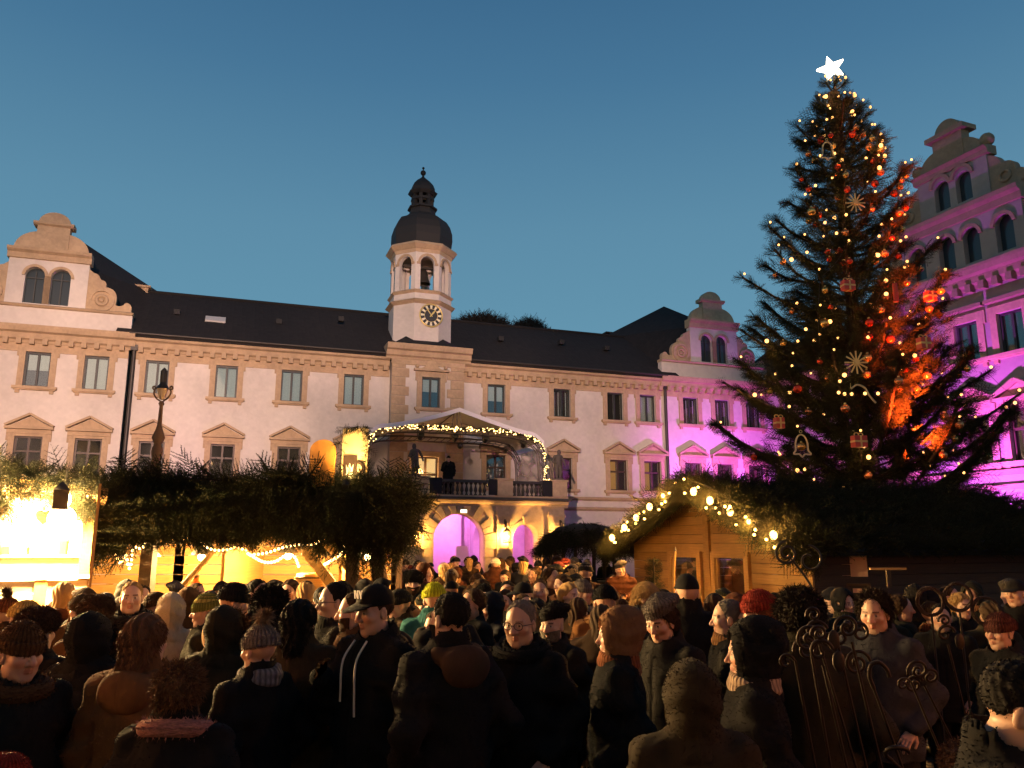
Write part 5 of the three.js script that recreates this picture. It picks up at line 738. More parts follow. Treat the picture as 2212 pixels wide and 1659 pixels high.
  gift(1832, 617, .34, .28, 'red gift box high in the middle of the Christmas tree'); gift(1856, 954, .36, .3, 'red gift box low in the middle of the Christmas tree'); gift(1683, 914, .24, .3, 'red gift box at the left edge of the Christmas tree'); gift(1996, 742, .3, .3, 'red gift box in the red lit right side of the Christmas tree'); gift(2010, 640, .26, .26, 'red gift box beside the right edge of the upper tree');
  const straw = mat('straw', .75, .55, .22, .7), bellPts = [[-.16, -.16], [-.12, -.1], [-.11, .05], [-.06, .17], [0, .2], [.06, .17], [.11, .05], [.12, -.1], [.17, -.17], [.05, -.17], [0, -.22], [-.05, -.17]];
  for (const [px, py, sc, l] of [[1788, 325, 1.15, 'outline of a bell in pale beads high on the Christmas tree'], [1732, 962, 1.15, 'outline of a bell in pale beads low on the left of the Christmas tree']]) { const q = surf(px, py, 1.04), b = thing('bell_ornament', l, 'bell', [q.x, q.y, q.z], 0, 'bell outlines on the Christmas tree'); part('beads', tube(bellPts.map(p => V(p[0] * sc, p[1] * sc, 0)), .018, 60, 6, true), mat('pale_beads', .7, .55, .3, .5), b); part('loop', new THREE.TorusGeometry(.03, .008, 6, 12).translate(0, .26 * sc, 0), M.gold, b); }
  for (const [px, py, sc, l] of [[1848, 438, .95, 'large straw star in the upper middle of the Christmas tree'], [1850, 783, 1.0, 'large straw star in the lower middle of the Christmas tree']]) { const q = surf(px, py, 1.04), b = thing('straw_star', l, 'straw star', [q.x, q.y, q.z], 0, 'large straw stars on the Christmas tree'); const g = []; for (let k = 0; k < 6; k++) g.push(box(.5 * sc, .03, .012, 0, 0, .005 * k, 0, 0, k * PI / 6)); part('straw', g, straw, b); part('knot', cyl(.06, .06, .05, 0, 0, .02, 12, PI / 2), straw, b); }
  { const q = surf(1868, 850, 1.04), b = thing('bead_garland', 'curved string of pale beads on the lower Christmas tree', 'bead string', [q.x, q.y, q.z]); part('beads', tube([[-.28, .1, 0], [-.15, .18, .02], [0, .12, .02], [.1, -.05, 0], [.22, -.2, 0]], .02, 30, 6), mat('pale_beads', .7, .55, .3, .5), b); part('hook', cyl(.006, .006, .12, -.28, .16, 0, 5), M.gold, b); }
  { const q = surf(1935, 632, 1.02), b = thing('red_candle', 'upright red candle ornament on the right of the upper tree', 'candle', [q.x, q.y, q.z]); part('stick', cyl(.055, .05, .42, 0, 0, 0, 12), redCloth, b); part('wick', cyl(.008, .008, .05, 0, .23, 0, 6), M.gold, b); }
  // red floodlight behind the hut that reddens a strip of the tree's right side
  const fp = at(2004, 1082, 16.4); floodlight('red floodlight standing at the foot of the Christmas tree', fp, at(1972, 760, 17.9), new THREE.Color(1, .085, .012), 4200, 19, .9, glowMat('red_glow', 1, .15, .03, 4)); { const p = thing('lamp_pole', 'black pole carrying the red floodlight behind the hut', 'pole', [fp.x, 0, fp.z]); part('shaft', cyl(.04, .03, fp.y - .65, 0, (fp.y - .65) / 2, 0, 8), M.iron, p); part('foot', cyl(.25, .22, .05, 0, .025, 0, 14), M.iron, p); }
  // a few of the tree lights are strong enough to show the ornaments round them
  const rl = rng(4); for (let i = 0; i < 22; i++) { const t = tips[Math.floor(rl() * tips.length)]; const q = t.cv.getPointAt(.8).add(O); if (t.dz < 0) q.z = 2 * O.z - q.z; part('bulb', ball(.05, q.x, q.y, q.z + .35, 8), glowA, ls); pointLamp(q.x, q.y, q.z + .35, 1.6, [1, .46, .14], 2); }
}
// ------------------------------------------------------------------ people: body (head, neck, limbs, hands in one surface), clothes, hair and hats on it
const CH = 1.515; // height of the chin of a figure 1.75 m tall
function headField(o) {
  const j = o.jaw || 1, nz = o.nose || 1;
  return (x, y, z) => {
    const ax = Math.abs(x);
    let d = ell(x, y, z, 0, .15, -.014, .076, .09, .097);
    d = smin(d, ell(x, y, z, 0, .085, .026, .057 * j, .083, .06), .035);
    d = smin(d, cone(x, y, z, -.013 * j, .014, .052, .021, .013 * j, .014, .052, .021), .03);
    d = smin(d, ell(ax, y, z, .047 * j, .042, .01, .016, .03, .03), .04);
    d = smin(d, ell(ax, y, z, .042, .096, .056, .026, .022, .024), .025);
    d = smin(d, cone(ax, y, z, .01, .138, .077, .011, .046, .138, .066, .01), .014);
    const s = Math.hypot(ax - .032, (y - .121) * 1.3, z - .098) - .017; d = -smin(-d, s, .012);
    d = smin(d, Math.hypot(ax - .032, y - .121, z - .072) - .0135, .004);
    d = smin(d, cone(x, y, z, 0, .126, .082, .0085 * nz, 0, .087, .104, .0125 * nz), .012);
    d = smin(d, Math.hypot(ax - .013 * nz, y - .083, z - .092) - .0085 * nz, .007);
    d = smin(d, cone(ax, y, z, 0, .058, .083, .0068, .021, .056, .073, .004), .006);
    d = smin(d, cone(ax, y, z, 0, .047, .081, .0078, .017, .049, .073, .004), .006);
    d = -smin(-d, cone(ax, y, z, 0, .0525, .094, .0024, .021, .0505, .081, .0016), .004);
    d = smin(d, ell(ax, y, z, .079, .108, -.008, .0105, .032, .019), .008);
    d = -smin(-d, Math.hypot(ax - .092, (y - .112) * .6, z - .002) - .0085, .006);
    d = smin(d, cone(x, y, z, 0, .03, -.018, .056, 0, -.11, -.03, .062), .03);
    return d;
  };
}
const skinMat = [[.50, .30, .21], [.56, .35, .26], [.44, .25, .17]].map((c, i) => mat('skin_' + i, ...c, .5, { vertexColors: true, sheen: .15 }));
function skinColour(brow) {
  return (x, y, z) => { const ax = Math.abs(x); let c = [1, 1, 1]; const e = Math.hypot(ax - .032, (y - .121) * 1.35, 0); if (z > .07 && e < .0145) { c = e < .0065 ? [.08, .06, .06] : Math.abs(y - .121) > .0062 ? [.62, .5, .48] : [1.05, 1.25, 1.35]; } else if (z > .06 && Math.abs(y - (.143 - .1 * (ax - .03) * (ax - .03) * 20)) < .005 && ax > .014 && ax < .05) c = brow; else if (z > .07 && y > .038 && y < .064 && ax < .022) c = [.88, .62, .6]; else if (z > .095 && y < .1 && y > .075 && ax < .02) c = [1.05, .88, .85]; else if (Math.hypot(ax - .045, y - .085) < .02 && z > .04) c = [1.05, .86, .82]; return c; };
}
const HEADS = {}, HKINDS = { man: { jaw: 1.08, nose: 1.15 }, woman: { jaw: .9, nose: .9 }, old: { jaw: 1.14, nose: 1.3 } };
function headGeo(kind, cell) { const k = kind + cell; return HEADS[k] || (HEADS[k] = sdfMesh(headField(HKINDS[kind]), [-.1, -.1, -.12, .1, .25, .12], cell, skinColour(kind === 'old' ? [.6, .55, .5] : [.22, .14, .1]))); }
// a hand hanging down from the wrist, palm to the back (-z), thumb to +x
const HANDS = {};
function handGeo(cell, curl) {
  const k = cell + '_' + curl; if (HANDS[k]) return HANDS[k];
  const F = [[.026, -.088, .072, .0088], [.009, -.092, .081, .009], [-.009, -.089, .075, .0086], [-.025, -.08, .058, .0076]], segs = [];
  for (const [x, y, L, r] of F) { let a = curl * .35, px = x, py = y, pz = 0; [.46, .31, .23].forEach((f, i) => { const nx = px + x * .12, ny = py - Math.cos(a) * L * f, nz = pz - Math.sin(a) * L * f; segs.push([px, py, pz, r * (1 - .1 * i), nx, ny, nz, r * (.93 - .1 * i)]); px = nx; py = ny; pz = nz; a += curl * .75; }); }
  let t = [.022, -.03, -.004], u = [.047, -.062, -.016], w = [.052, -.09, -.022 - .016 * curl]; segs.push([...t, .0135, ...u, .0115], [...u, .011, ...w, .0088]);
  const f = (x, y, z) => { let d = 9; for (const [px] of F) d = smin(d, cone(x, y, z * 1.15, px * .55, -.01, 0, .0145, px, -.085, 0, .0115), .012); d = smin(d, cone(x, y, z, 0, .03, 0, .026, 0, -.012, 0, .024), .02); for (const s of segs) d = smin(d, cone(x, y, z, ...s), .0045); return d; };
  return HANDS[k] = sdfMesh(f, [-.07, -.19, -.11, .085, .05, .05], cell, () => [1, .96, .94]);
}
const POSES = {
  down: { L: [[.185, 1.4, 0], [.25, 1.13, -.04], [.235, .9, .05]], R: [[-.185, 1.4, 0], [-.25, 1.13, -.04], [-.235, .9, .05]] },
  pockets: { L: [[.185, 1.4, 0], [.285, 1.14, -.09], [.19, .97, .1]], R: [[-.185, 1.4, 0], [-.285, 1.14, -.09], [-.19, .97, .1]] },
  front: { L: [[.185, 1.4, 0], [.25, 1.13, .02], [.075, 1.17, .24]], R: [[-.185, 1.4, 0], [-.25, 1.13, .02], [-.075, 1.19, .25]] },
  raised: { L: [[.185, 1.4, 0], [.25, 1.13, -.04], [.22, .92, .06]], R: [[-.185, 1.4, 0], [-.26, 1.15, .1], [-.11, 1.33, .25]] },
};
const COATS = {};
function coatGeo(pose, type, cell, seed = 0) {
  const k = [pose, type, cell, seed].join(); if (COATS[k]) return COATS[k];
  const p = POSES[pose], hem = type === 'coat' ? .52 : type === 'short' ? .86 : .78, thick = type === 'puffer' ? .025 : type === 'coat' ? .012 : .006;
  const f = (x, y, z) => {
    const zz = z * 1.32; let d = cone(x, y, zz, 0, hem, 0, type === 'coat' ? .25 : .215, 0, 1.03, 0, .2); d = smin(d, cone(x, y, zz, 0, 1.03, 0, .2, 0, 1.28, -.01, .208), .08); d = smin(d, cone(x, y, zz, -.13, 1.385, -.01, .082, .13, 1.385, -.01, .082), .13); d *= .82;
    for (const a of [p.L, p.R]) { d = smin(d, cone(x, y, z, ...a[0], .08, ...a[1], .067), .05); d = smin(d, cone(x, y, z, ...a[1], .067, a[2][0] * .97 + a[1][0] * .03, a[2][1] * .97 + a[1][1] * .03, a[2][2] * .97 + a[1][2] * .03, .052), .035); }
    d = smin(d, cone(x, y, z, 0, 1.42, -.015, .112, 0, 1.535, -.014, .096), .05) - thick;
    // collar opening, hem cut, folds
    d = Math.max(d, -cone(x, y, z, 0, 1.49, .0, .07, 0, 1.62, .012, .105), hem - .02 - y);
    d += .016 * (n3(x * 9 + seed, y * 6, z * 9) - .5) * 2 + .010 * (n3(x * 24 + seed, y * 11, z * 24) - .5) + .009 * Math.sin(y * 38 + 9 * n3(x * 7, y * 4 + seed, z * 7)) * Math.min(1, Math.abs(x) * 5) + (type === 'puffer' ? .014 * (Math.abs(Math.sin(y * 34)) - .7) * -1 : 0);
    if (y > .9 && y < 1.42 && z > 0) d += .006 * Math.exp(-((x * 90) ** 2));
    return d;
  };
  return COATS[k] = sdfMesh(f, [-.46, hem - .05, -.32, .46, 1.62, .42], cell);
}
const CACHE = {}; const cached = (k, f) => CACHE[k] || (CACHE[k] = f());
const trousers = cell => cached('tr' + cell, () => sdfMesh((x, y, z) => { const a = Math.abs(x); let d = cone(a, y, z, .085, .92, 0, .105, .1, .5, .01, .08); d = smin(d, cone(a, y, z, .1, .5, .01, .08, .105, .1, -.015, .066), .03); return Math.max(d + .008 * (n3(x * 12, y * 9, z * 12) - .5), .09 - y); }, [-.24, .05, -.16, .24, 1.05, .16], cell));
const shoe = () => cached('shoe', () => [sdfMesh((x, y, z) => Math.max(smin(cone(x, y, z, 0, .06, -.05, .052, .012, .045, .13, .045), cone(x, y, z, 0, .06, -.03, .056, 0, .15, -.02, .06), .04), -y), [-.1, -.02, -.13, .1, .2, .22], .016)]);
const innerBody = pose => cached('in' + pose, () => { const p = POSES[pose]; return sdfMesh((x, y, z) => { let d = cone(x, y, z * 1.3, 0, .95, 0, .15, 0, 1.33, -.01, .15) * .85; d = smin(d, cone(x, y, z, -.14, 1.385, -.01, .05, .14, 1.385, -.01, .05), .1); for (const a of [p.L, p.R]) { d = smin(d, cone(x, y, z, ...a[0], .05, ...a[1], .042), .04); d = smin(d, cone(x, y, z, ...a[1], .042, ...a[2], .03), .03); } const b = Math.abs(x); d = smin(d, cone(b, y, z, .085, .92, 0, .085, .1, .5, .01, .058), .05); d = smin(d, cone(b, y, z, .1, .5, .01, .055, .105, .08, -.015, .045), .03); d = smin(d, cone(x, y, z, 0, 1.3, -.02, .07, 0, 1.5, -.02, .05), .05); return d; }, [-.42, .02, -.24, .42, 1.56, .4], .04, () => [1, 1, 1]); });
function bodyGeo(kind, pose, cell, Mh, holding) {
  const list = [headGeo(kind, cell).clone().applyMatrix4(Mh), innerBody(pose).clone()], p = POSES[pose];
  for (const [a, s] of [[p.L, 1], [p.R, -1]]) {
    const dir = V(...a[2]).sub(V(...a[1])).normalize(), q = new THREE.Quaternion().setFromUnitVectors(V(0, -1, 0), dir), h = handGeo(cell > .006 ? .008 : .005, holding && pose === 'front' ? 1.1 : .55).clone();
    if (s < 0) h.scale(-1, 1, 1); if (pose === 'front') h.rotateY(s * 1.3); h.applyQuaternion(q); h.translate(...a[2]); list.push(h);
  }
  const out = mergeGeometries(list.map(g => { if (g.morphAttributes) g.morphAttributes = {}; return g; }), false); return out;
}
// hats and hair, in head space (chin at 0)
const HAIR = {
  short: [(x, y, z) => { let d = ell(x, y, z, 0, .157, -.02, .082, .09, .1) + .004 * Math.sin(x * 190) * Math.sin(y * 120 + z * 150) * .6 + .008 * (n3(x * 40, y * 40, z * 40) - .5); return Math.max(d, .075 - y + Math.max(0, z) * 2.2 + Math.max(0, z - .02) * .6 - Math.max(0, -z) * .2, z > .03 ? (z - .03) * 1.2 - (y - .17) : -9); }, [-.1, .02, -.14, .1, .26, .1]],
  long: [(x, y, z) => { let d = ell(x, y, z, 0, .155, -.02, .088, .097, .108); d = smin(d, cone(x, y, z * .9, 0, .12, -.05, .085, 0, -.08, -.07, .07), .05); d += .006 * Math.sin(x * 150 + 3 * Math.sin(y * 20)) * .7 + .01 * (n3(x * 30, y * 12, z * 30) - .5); return Math.max(d, z - .055 + Math.max(0, .17 - y) * .9 - Math.max(0, y - .17) * .6); }, [-.11, -.18, -.17, .11, .27, .11]],
  curly: [(x, y, z) => { let d = ell(x, y, z, 0, .15, -.025, .105, .108, .118) + .022 * (n3(x * 46, y * 46, z * 46) - .5) * 2; return Math.max(d, z - .045 + Math.max(0, .165 - y) * .9, .02 - y); }, [-.14, 0, -.17, .14, .29, .12]],
};
const HATS = {
  beanie: [(x, y, z) => { const th = Math.atan2(x, z), yy = y + z * .18; let d = ell(x, y, z, 0, .165, -.014, .09, .1, .107) + .0006 * Math.sin(th * 44); d = Math.max(d, .155 - yy); const b = Math.max(ell(x, y, z, 0, .16, -.014, .0955, .12, .1125) + .0008 * Math.sin(th * 44), Math.abs(yy - .163) - .026) - .004; return smin(Math.max(d, -ell(x, y, z, 0, .155, -.014, .08, .09, .097)), Math.max(b, -ell(x, y, z, 0, .16, -.014, .08, .2, .098)), .006); }, [-.12, .1, -.15, .12, .3, .13]],
  cap: [(x, y, z) => { let d = ell(x, y, z, 0, .158, -.014, .088, .1, .106); d = Math.max(d, .15 - y); const b = Math.max(ell(x, y + (z - .1) * .22, z, 0, .16, .06, .082, .2, .125), Math.abs(y + (z - .1) * .26 + x * x * 1.6 - .16) - .0045, .055 - z); return Math.min(d, b); }, [-.11, .1, -.14, .11, .28, .21]],
  beret: [(x, y, z) => { const yy = y - x * .25; return Math.max(smin(ell(x, yy, z, .01, .222, -.025, .118, .05, .125), Math.max(ell(x, yy, z, 0, .19, -.012, .089, .11, .104), .16 - yy), .02), .15 - yy) + .004 * (n3(x * 30, y * 30, z * 30) - .5); }, [-.15, .1, -.17, .15, .31, .13]],
  hood: [(x, y, z) => { let o = smin(ell(x, y, z, 0, .135, -.028, .122, .152, .142), ell(x, y, z, 0, .2, -.1, .06, .07, .07), .09); o = smin(o, cone(x, y, z, 0, .02, -.03, .1, 0, -.08, -.035, .118), .04); const inn = smin(ell(x, y, z, 0, .13, -.02, .1, .125, .12), cone(x, y, z, 0, .02, -.01, .075, 0, -.14, -.02, .09), .04); let d = Math.max(o, -inn); d = Math.max(d, -ell(x, y, z, 0, .11, .13, .085, .125, .14)); return d + .016 * (n3(x * 9, y * 8, z * 9) - .5) + .004 * Math.sin(y * 60 + 16 * n3(x * 8, y * 6, z * 8)) * (z < .04 ? 1 : 0) - .004 * Math.exp(-((x * 120) ** 2)) * (z < 0 ? 1 : 0); }, [-.24, -.2, -.26, .24, .3, .2]],
  hooddown: [(x, y, z) => { let d = cone(x, y, z, -.1, -.045, -.06, .05, .1, -.045, -.06, .05); d = smin(d, ell(x, y, z, 0, -.09, -.15, .13, .1, .06), .06); return d + .008 * (n3(x * 20, y * 16, z * 20) - .5); }, [-.2, -.24, -.27, .2, .06, .02]],
  scarf: [(x, y, z) => { const a = Math.atan2(x, z), r = Math.hypot(x, z + .02); return (Math.hypot(r - .09, (y + .012 + .012 * Math.sin(a)) * .6) - .036) + .005 * Math.sin(a * 3 + y * 110) * .6; }, [-.14, -.13, -.16, .14, .06, .13]],
  furhat: [(x, y, z) => ell(x, y, z, 0, .185, -.014, .118, .085, .128) + .018 * (n3(x * 60, y * 60, z * 60) - .5), [-.15, .08, -.17, .15, .3, .15]],
};
const wear = (set, k, cell) => cached(k + cell, () => { const g = sdfMesh(set[k][0], set[k][1], cell); return g; });
function furRing(path, n, len, seed, thick) { const R = rng(seed), pos = []; for (let i = 0; i < n; i++) { const q = path.getPointAt(R()), tg = path.getTangentAt(R()), a = R() * PI * 2, u = V(0, 1, .2).cross(tg).normalize(), w = tg.clone().cross(u).normalize(), o = u.multiplyScalar(Math.cos(a)).addScaledVector(w, Math.sin(a)), s = q.clone().addScaledVector(o, thick * R()), e = s.clone().addScaledVector(o, len * (.6 + .6 * R())).add(V((R() - .5) * len, (R() - .7) * len, (R() - .5) * len)), b = tg.clone().multiplyScalar(.0035); pos.push(s.x + b.x, s.y + b.y, s.z + b.z, s.x - b.x, s.y - b.y, s.z - b.z, e.x, e.y, e.z); } const g = new THREE.BufferGeometry(); g.setAttribute('position', new THREE.Float32BufferAttribute(pos, 3)); g.computeVertexNormals(); return clean(g); }
function tufts(g, n, len, seed, droop = .3) { const R = rng(seed), p = g.attributes.position, nn = g.attributes.normal, pos = []; for (let i = 0; i < n; i++) { const k = Math.floor(R() * p.count), s = V(p.getX(k), p.getY(k), p.getZ(k)), d = V(nn.getX(k), nn.getY(k), nn.getZ(k)).add(V(R() - .5, R() - .5 - droop, R() - .5).multiplyScalar(1.3)).normalize(), e = s.clone().addScaledVector(d, len * (.5 + .8 * R())), b = V(R() - .5, R() - .5, R() - .5).cross(d).normalize().multiplyScalar(.0028); pos.push(s.x + b.x, s.y + b.y, s.z + b.z, s.x - b.x, s.y - b.y, s.z - b.z, e.x, e.y, e.z); } const t = new THREE.BufferGeometry(); t.setAttribute('position', new THREE.Float32BufferAttribute(pos, 3)); t.computeVertexNormals(); return clean(t); }
const hairy = (set, k, cell, near) => cached('hairy' + k + cell, () => { const g = wear(set, k, cell); if (!near) return g; const L = { short: .006, long: .022, curly: .034, furhat: .022, beanie: .009, beret: .009, hood: .007 }[k]; return merge([g.clone(), tufts(g, k === 'short' ? 1400 : k === 'hood' ? 4500 : 3000, L, 3, k === 'long' ? 1.4 : .3)]); });
const hoodRing = new THREE.CatmullRomCurve3([V(0, .252, .062), V(.075, .2, .08), V(.095, .11, .092), V(.07, .01, .085), V(0, -.03, .075), V(-.07, .01, .085), V(-.095, .11, .092), V(-.075, .2, .08)], true);
const tuftTorus = near => cached('torus' + near, () => { const g = new THREE.TorusGeometry(.12, .036, 10, 30).rotateX(PI / 2 + .2).scale(1.12, 1.1, 1).translate(0, 1.485, -.015); return near ? merge([g.clone(), tufts(g, 1200, .02, 4)]) : g; });
let clothN = 0;
const CLOTH = {}; function cloth(c, kind = 'cloth', rough = .92) { const k = kind + c.join(); return CLOTH[k] || (CLOTH[k] = mat('cloth_' + kind + '_' + clothN++, ...c, rough, { map: T[kind], bumpMap: T[kind], bumpScale: kind === 'cloth' ? .003 : .005, sheen: kind === 'cloth' ? .03 : .12, specularIntensity: .35 })); }
const C = { black: [.013, .0125, .0125], dark: [.02, .0185, .017], navy: [.014, .016, .024], brown: [.11, .055, .022], tan: [.33, .16, .06], olive: [.034, .03, .018], grey: [.19, .165, .15], cream: [.6, .5, .36], red: [.32, .04, .025], teal: [.03, .16, .16], neon: [.62, .68, .03], yellow: [.62, .42, .04], pink: [.5, .24, .2], rust: [.24, .075, .025], blonde: [.42, .26, .1], hairbrown: [.06, .033, .016], hairblack: [.012, .01, .009], hairgrey: [.2, .17, .14] };
const font = await new FontLoader().loadAsync('fonts/droid/droid_sans_bold.typeface.json');
const fuzzyCoat = (pose, type, cc, seed) => cached(['fz', pose, type, seed].join(), () => { const g = coatGeo(pose, type, cc, seed); return merge([g.clone(), tufts(g, 6000, .007, 6, .2)]); });
// (px, py): top of the head in the photograph's 2212 x 1659 grid, d: metres ahead, face: 0 to the viewer, 90 to the right, 180 away
function person(px, py, d, face, label, o = {}) {
  const top = at(px, py, d), extra = o.hat === 'beanie' ? .035 : o.hat === 'hood' || o.hat === 'furhat' ? .05 : o.hat === 'beret' ? .04 : .02;
  const s = (o.top || top.y) / (CH + .242 + extra), t = thing('person', label, 'person', [top.x, o.y0 || 0, -d], rad(face), o.group);
  if (o.y0) t.scale.setScalar((top.y - o.y0) / (CH + .26)); else t.scale.setScalar(s);
  const near = o.far ? 0 : 1, cell = near ? .0048 : .011, cc = near ? .0145 : .034, hc = near ? .0062 : .013, pose = o.pose || 'pockets', kind = o.kind || 'man';
  const Mh = new THREE.Matrix4().makeTranslation(0, CH - .02, -.02).multiply(new THREE.Matrix4().makeRotationFromEuler(new THREE.Euler(rad(o.pitch || 0), rad(o.yaw || 0), rad(o.roll || 0), 'YXZ'))).multiply(new THREE.Matrix4().makeTranslation(0, .02, .02));
  const onHead = (n, g, m) => { const q = part(n, g, m, t); Mh.decompose(q.position, q.quaternion, q.scale); return q; };
  const body = part('body', o.far ? cached(['fb', kind, pose, o.yaw, o.pitch].join(), () => bodyGeo(kind, pose, cell, Mh, o.hold)) : bodyGeo(kind, pose, cell, Mh, o.hold), skinMat[o.skin || 0], t);
  const coat = part('coat', near ? fuzzyCoat(pose, o.coat || 'jacket', cc, o.seed || 0) : coatGeo(pose, o.coat || 'jacket', cc, near ? (o.seed || 0) : 0), cloth(o.col || C.black), t);
  part('trousers', trousers(near ? .022 : .04), cloth(o.legs || C.dark), t);
  for (const x of [-.105, .105]) { const q = part('boot', shoe()[0], M.iron, t); q.position.set(x, 0, 0); }
  if (o.hair && HAIR[o.hair]) onHead('hair', hairy(HAIR, o.hair, hc, near), cloth(o.hairCol || C.hairbrown, o.hair === 'curly' ? 'fur' : 'cloth', .82));
  if (o.hat) {
    const fam = o.hat === 'beanie' || o.hat === 'beret' ? 'knit' : o.hat === 'furhat' ? 'fur' : 'cloth', h = onHead(o.hat === 'hood' ? 'hood' : o.hat === 'hooddown' ? 'hood' : 'hat', (['furhat', 'beanie', 'beret', 'hood'].includes(o.hat) ? hairy : wear)(HATS, o.hat, near ? .006 : .012, near), cloth(o.hatCol || o.col || C.black, fam));
    if (o.pom) part('pompom', [furRing(new THREE.CatmullRomCurve3([V(-.01, .3, -.03), V(.01, .3, -.03), V(0, .31, -.02)], true), near ? 900 : 200, .045, 5, .02), ball(.03, 0, .3, -.03, 10)], cloth(o.pomCol || o.hatCol, 'fur'), h);
    if (o.stripe) { const st = o.stripe; for (const [a, b] of o.stripes || [[.2, .222], [.242, .26]]) { const g = new THREE.CylinderGeometry(1, 1, 1, 28, 1, true); const pp = g.attributes.position; for (let i = 0; i < pp.count; i++) { const y = a + (b - a) * (pp.getY(i) + .5), k = Math.sqrt(Math.max(.02, 1 - ((y - .165) / .1) ** 2)); const l = Math.hypot(pp.getX(i), pp.getZ(i)); pp.setXYZ(i, pp.getX(i) / l * .0935 * k, y, pp.getZ(i) / l * .1105 * k - .014); } g.computeVertexNormals(); part('stripe', g, cloth(st, 'knit'), h); } }
    if (o.emblem) part('emblem', [o.emblem === 'N' ? new TextGeometry('NY', { font, size: .042, depth: .004 }).translate(-.04, .195, .088) : new TextGeometry('BOST', { font, size: .034, depth: .004 }).translate(-.056, .15, .112)].map(clean), mat('emblem_white', .8, .76, .7, .6), h);
    if (o.fur) part('fur_trim', [furRing(hoodRing, near ? 2600 : 400, .05, 7, .022), new THREE.TubeGeometry(hoodRing, 40, .02, 6, true)], cloth(o.fur, 'fur'), h);
  }
  if (o.scarf) part('scarf', wear(HATS, 'scarf', near ? .008 : .014), cloth(o.scarf, 'knit'), t).position.set(0, CH - .01, -.0);
  if (o.hoodBack) part('hood', wear(HATS, 'hooddown', near ? .009 : .018), cloth(o.hoodBack === 1 ? (o.col || C.black) : o.hoodBack, o.hoodFur ? 'fur' : 'cloth'), t).position.set(0, CH, 0);
  if (o.collar) part('collar', [tuftTorus(near)], cloth(o.collar, 'fur'), t);
  if (o.cords) for (const x of [-.045, .045]) part('cord', tube([[x, 1.49, .1], [x * 1.1, 1.4, .17], [x * 1.15, 1.25, .178], [x * 1.2, 1.2 - (x > 0 ? .06 : 0), .176]], .0055, 14, 6), mat('cord_white', .7, .62, .52, .7), t);
  if (o.glasses) onHead('glasses', [-1, 1].flatMap(k => [new THREE.TorusGeometry(.023, .0022, 6, 24).scale(1.1, .85, 1).translate(k * .033, .12, .1), tube([[k * .058, .124, .097], [k * .078, .124, .05], [k * .083, .12, -.005]], .002, 6, 5)]).concat([tube([[-.008, .123, .103], [.008, .123, .103]], .002, 2, 5)]), M.iron);
  if (o.beard) onHead('beard', cached('beard' + near, () => sdfMesh((x, y, z) => Math.max(headField(HKINDS.man)(x, y, z) - .006 + .004 * (n3(x * 90, y * 90, z * 90) - .5), y - .075 + Math.abs(x) * -.25, .02 - z, -ell(x, y, z, 0, .052, .085, .02, .008, .03)), [-.1, -.06, 0, .1, .12, .12], near ? .006 : .012)), cloth(o.beard, 'fur'));
  if (o.bag) part('backpack', [sdfMesh((x, y, z) => smin(cone(x, y, z * 1.4, -.07, 1.05, -.27, .1, .07, 1.32, -.27, .1), cone(x, y, z * 1.4, .07, 1.05, -.27, .1, -.07, 1.32, -.27, .1), .05) * .8, [-.22, .9, -.36, .22, 1.48, -.08], .02)], cloth(o.bag), t);
  return t;
}
// --- those nearest the viewer
person(50, 1333, 3.5, 62, 'man in a brown knit beanie at the left picture edge, looking right', { hat: 'beanie', hatCol: C.brown, pitch: 5, col: C.dark, kind: 'old', collar: C.brown });
person(88, 1303, 4.5, 170, 'person in a thick brown fur cap standing behind the man at the left edge', { hat: 'furhat', hatCol: [.07, .035, .02], col: C.black, kind: 'man', hair: 'short' });
person(20, 1287, 6.0, 165, 'person in a red brown pompom beanie at the far left before the bright stall', { hat: 'beanie', hatCol: C.rust, pom: 1, pomCol: C.brown, col: C.brown });
person(62, 1292, 5.4, 150, 'person in a beanie coloured for yellow light before the white counter of the bright stall', { hat: 'beanie', hatCol: [.6, .42, .12], col: C.olive });  // yellow light of the stall put into the hat colour
person(212, 1279, 5.3, 178, 'person in a brown ear flap hat seen from behind, before the bright stall', { hat: 'furhat', hatCol: [.09, .045, .022], scarf: C.tan, col: C.brown });
person(205, 1322, 4.3, 176, 'person in a bulky black hooded coat seen from behind, left of the brown jacket', { hat: 'hood', col: C.black, coat: 'puffer', pose: 'pockets', fur: [.12, .07, .035] });
person(176, 1279, 6.6, 14, 'woman in a brown hat facing the viewer, lit yellow beside the bright stall', { kind: 'woman', hat: 'beanie', hatCol: C.brown, hair: 'long', hairCol: C.blonde, col: C.brown, skin: 1 });
person(287, 1252, 6.3, 22, 'man with short fair hair facing the viewer beside the stall post', { hair: 'short', hairCol: C.blonde, col: C.black, collar: C.dark, skin: 1 });
person(322, 1320, 3.7, 172, 'person with long brown hair and tan brown jacket, back turned, front left', { hair: 'long', hairCol: [.17, .08, .035], hoodBack: 1, col: [.2, .092, .034], seed: 3, pose: 'down', coat: 'coat' });
person(395, 1428, 3.25, 178, 'person with brown curly hair and a pale fleece collar, front left', { hair: 'curly', hairCol: [.19, .1, .045], col: C.black, collar: C.pink, coat: 'coat', kind: 'woman' });
person(372, 1280, 6.2, 200, 'person in a cream hood with brown edge behind the tan jacket', { hat: 'hood', hatCol: C.cream, col: C.cream });
person(445, 1278, 5.9, -75, 'person in a green and yellow striped beanie before the lit stall', { hat: 'beanie', hatCol: [.2, .22, .05], stripe: [.62, .52, .12], stripes: [[.195, .222], [.236, .258]], col: C.olive, kind: 'woman' });
person(410, 1268, 7.2, 190, 'person in a brown hood behind the striped beanie', { hat: 'hood', hatCol: C.brown, col: C.brown, fur: [.2, .1, .04] });
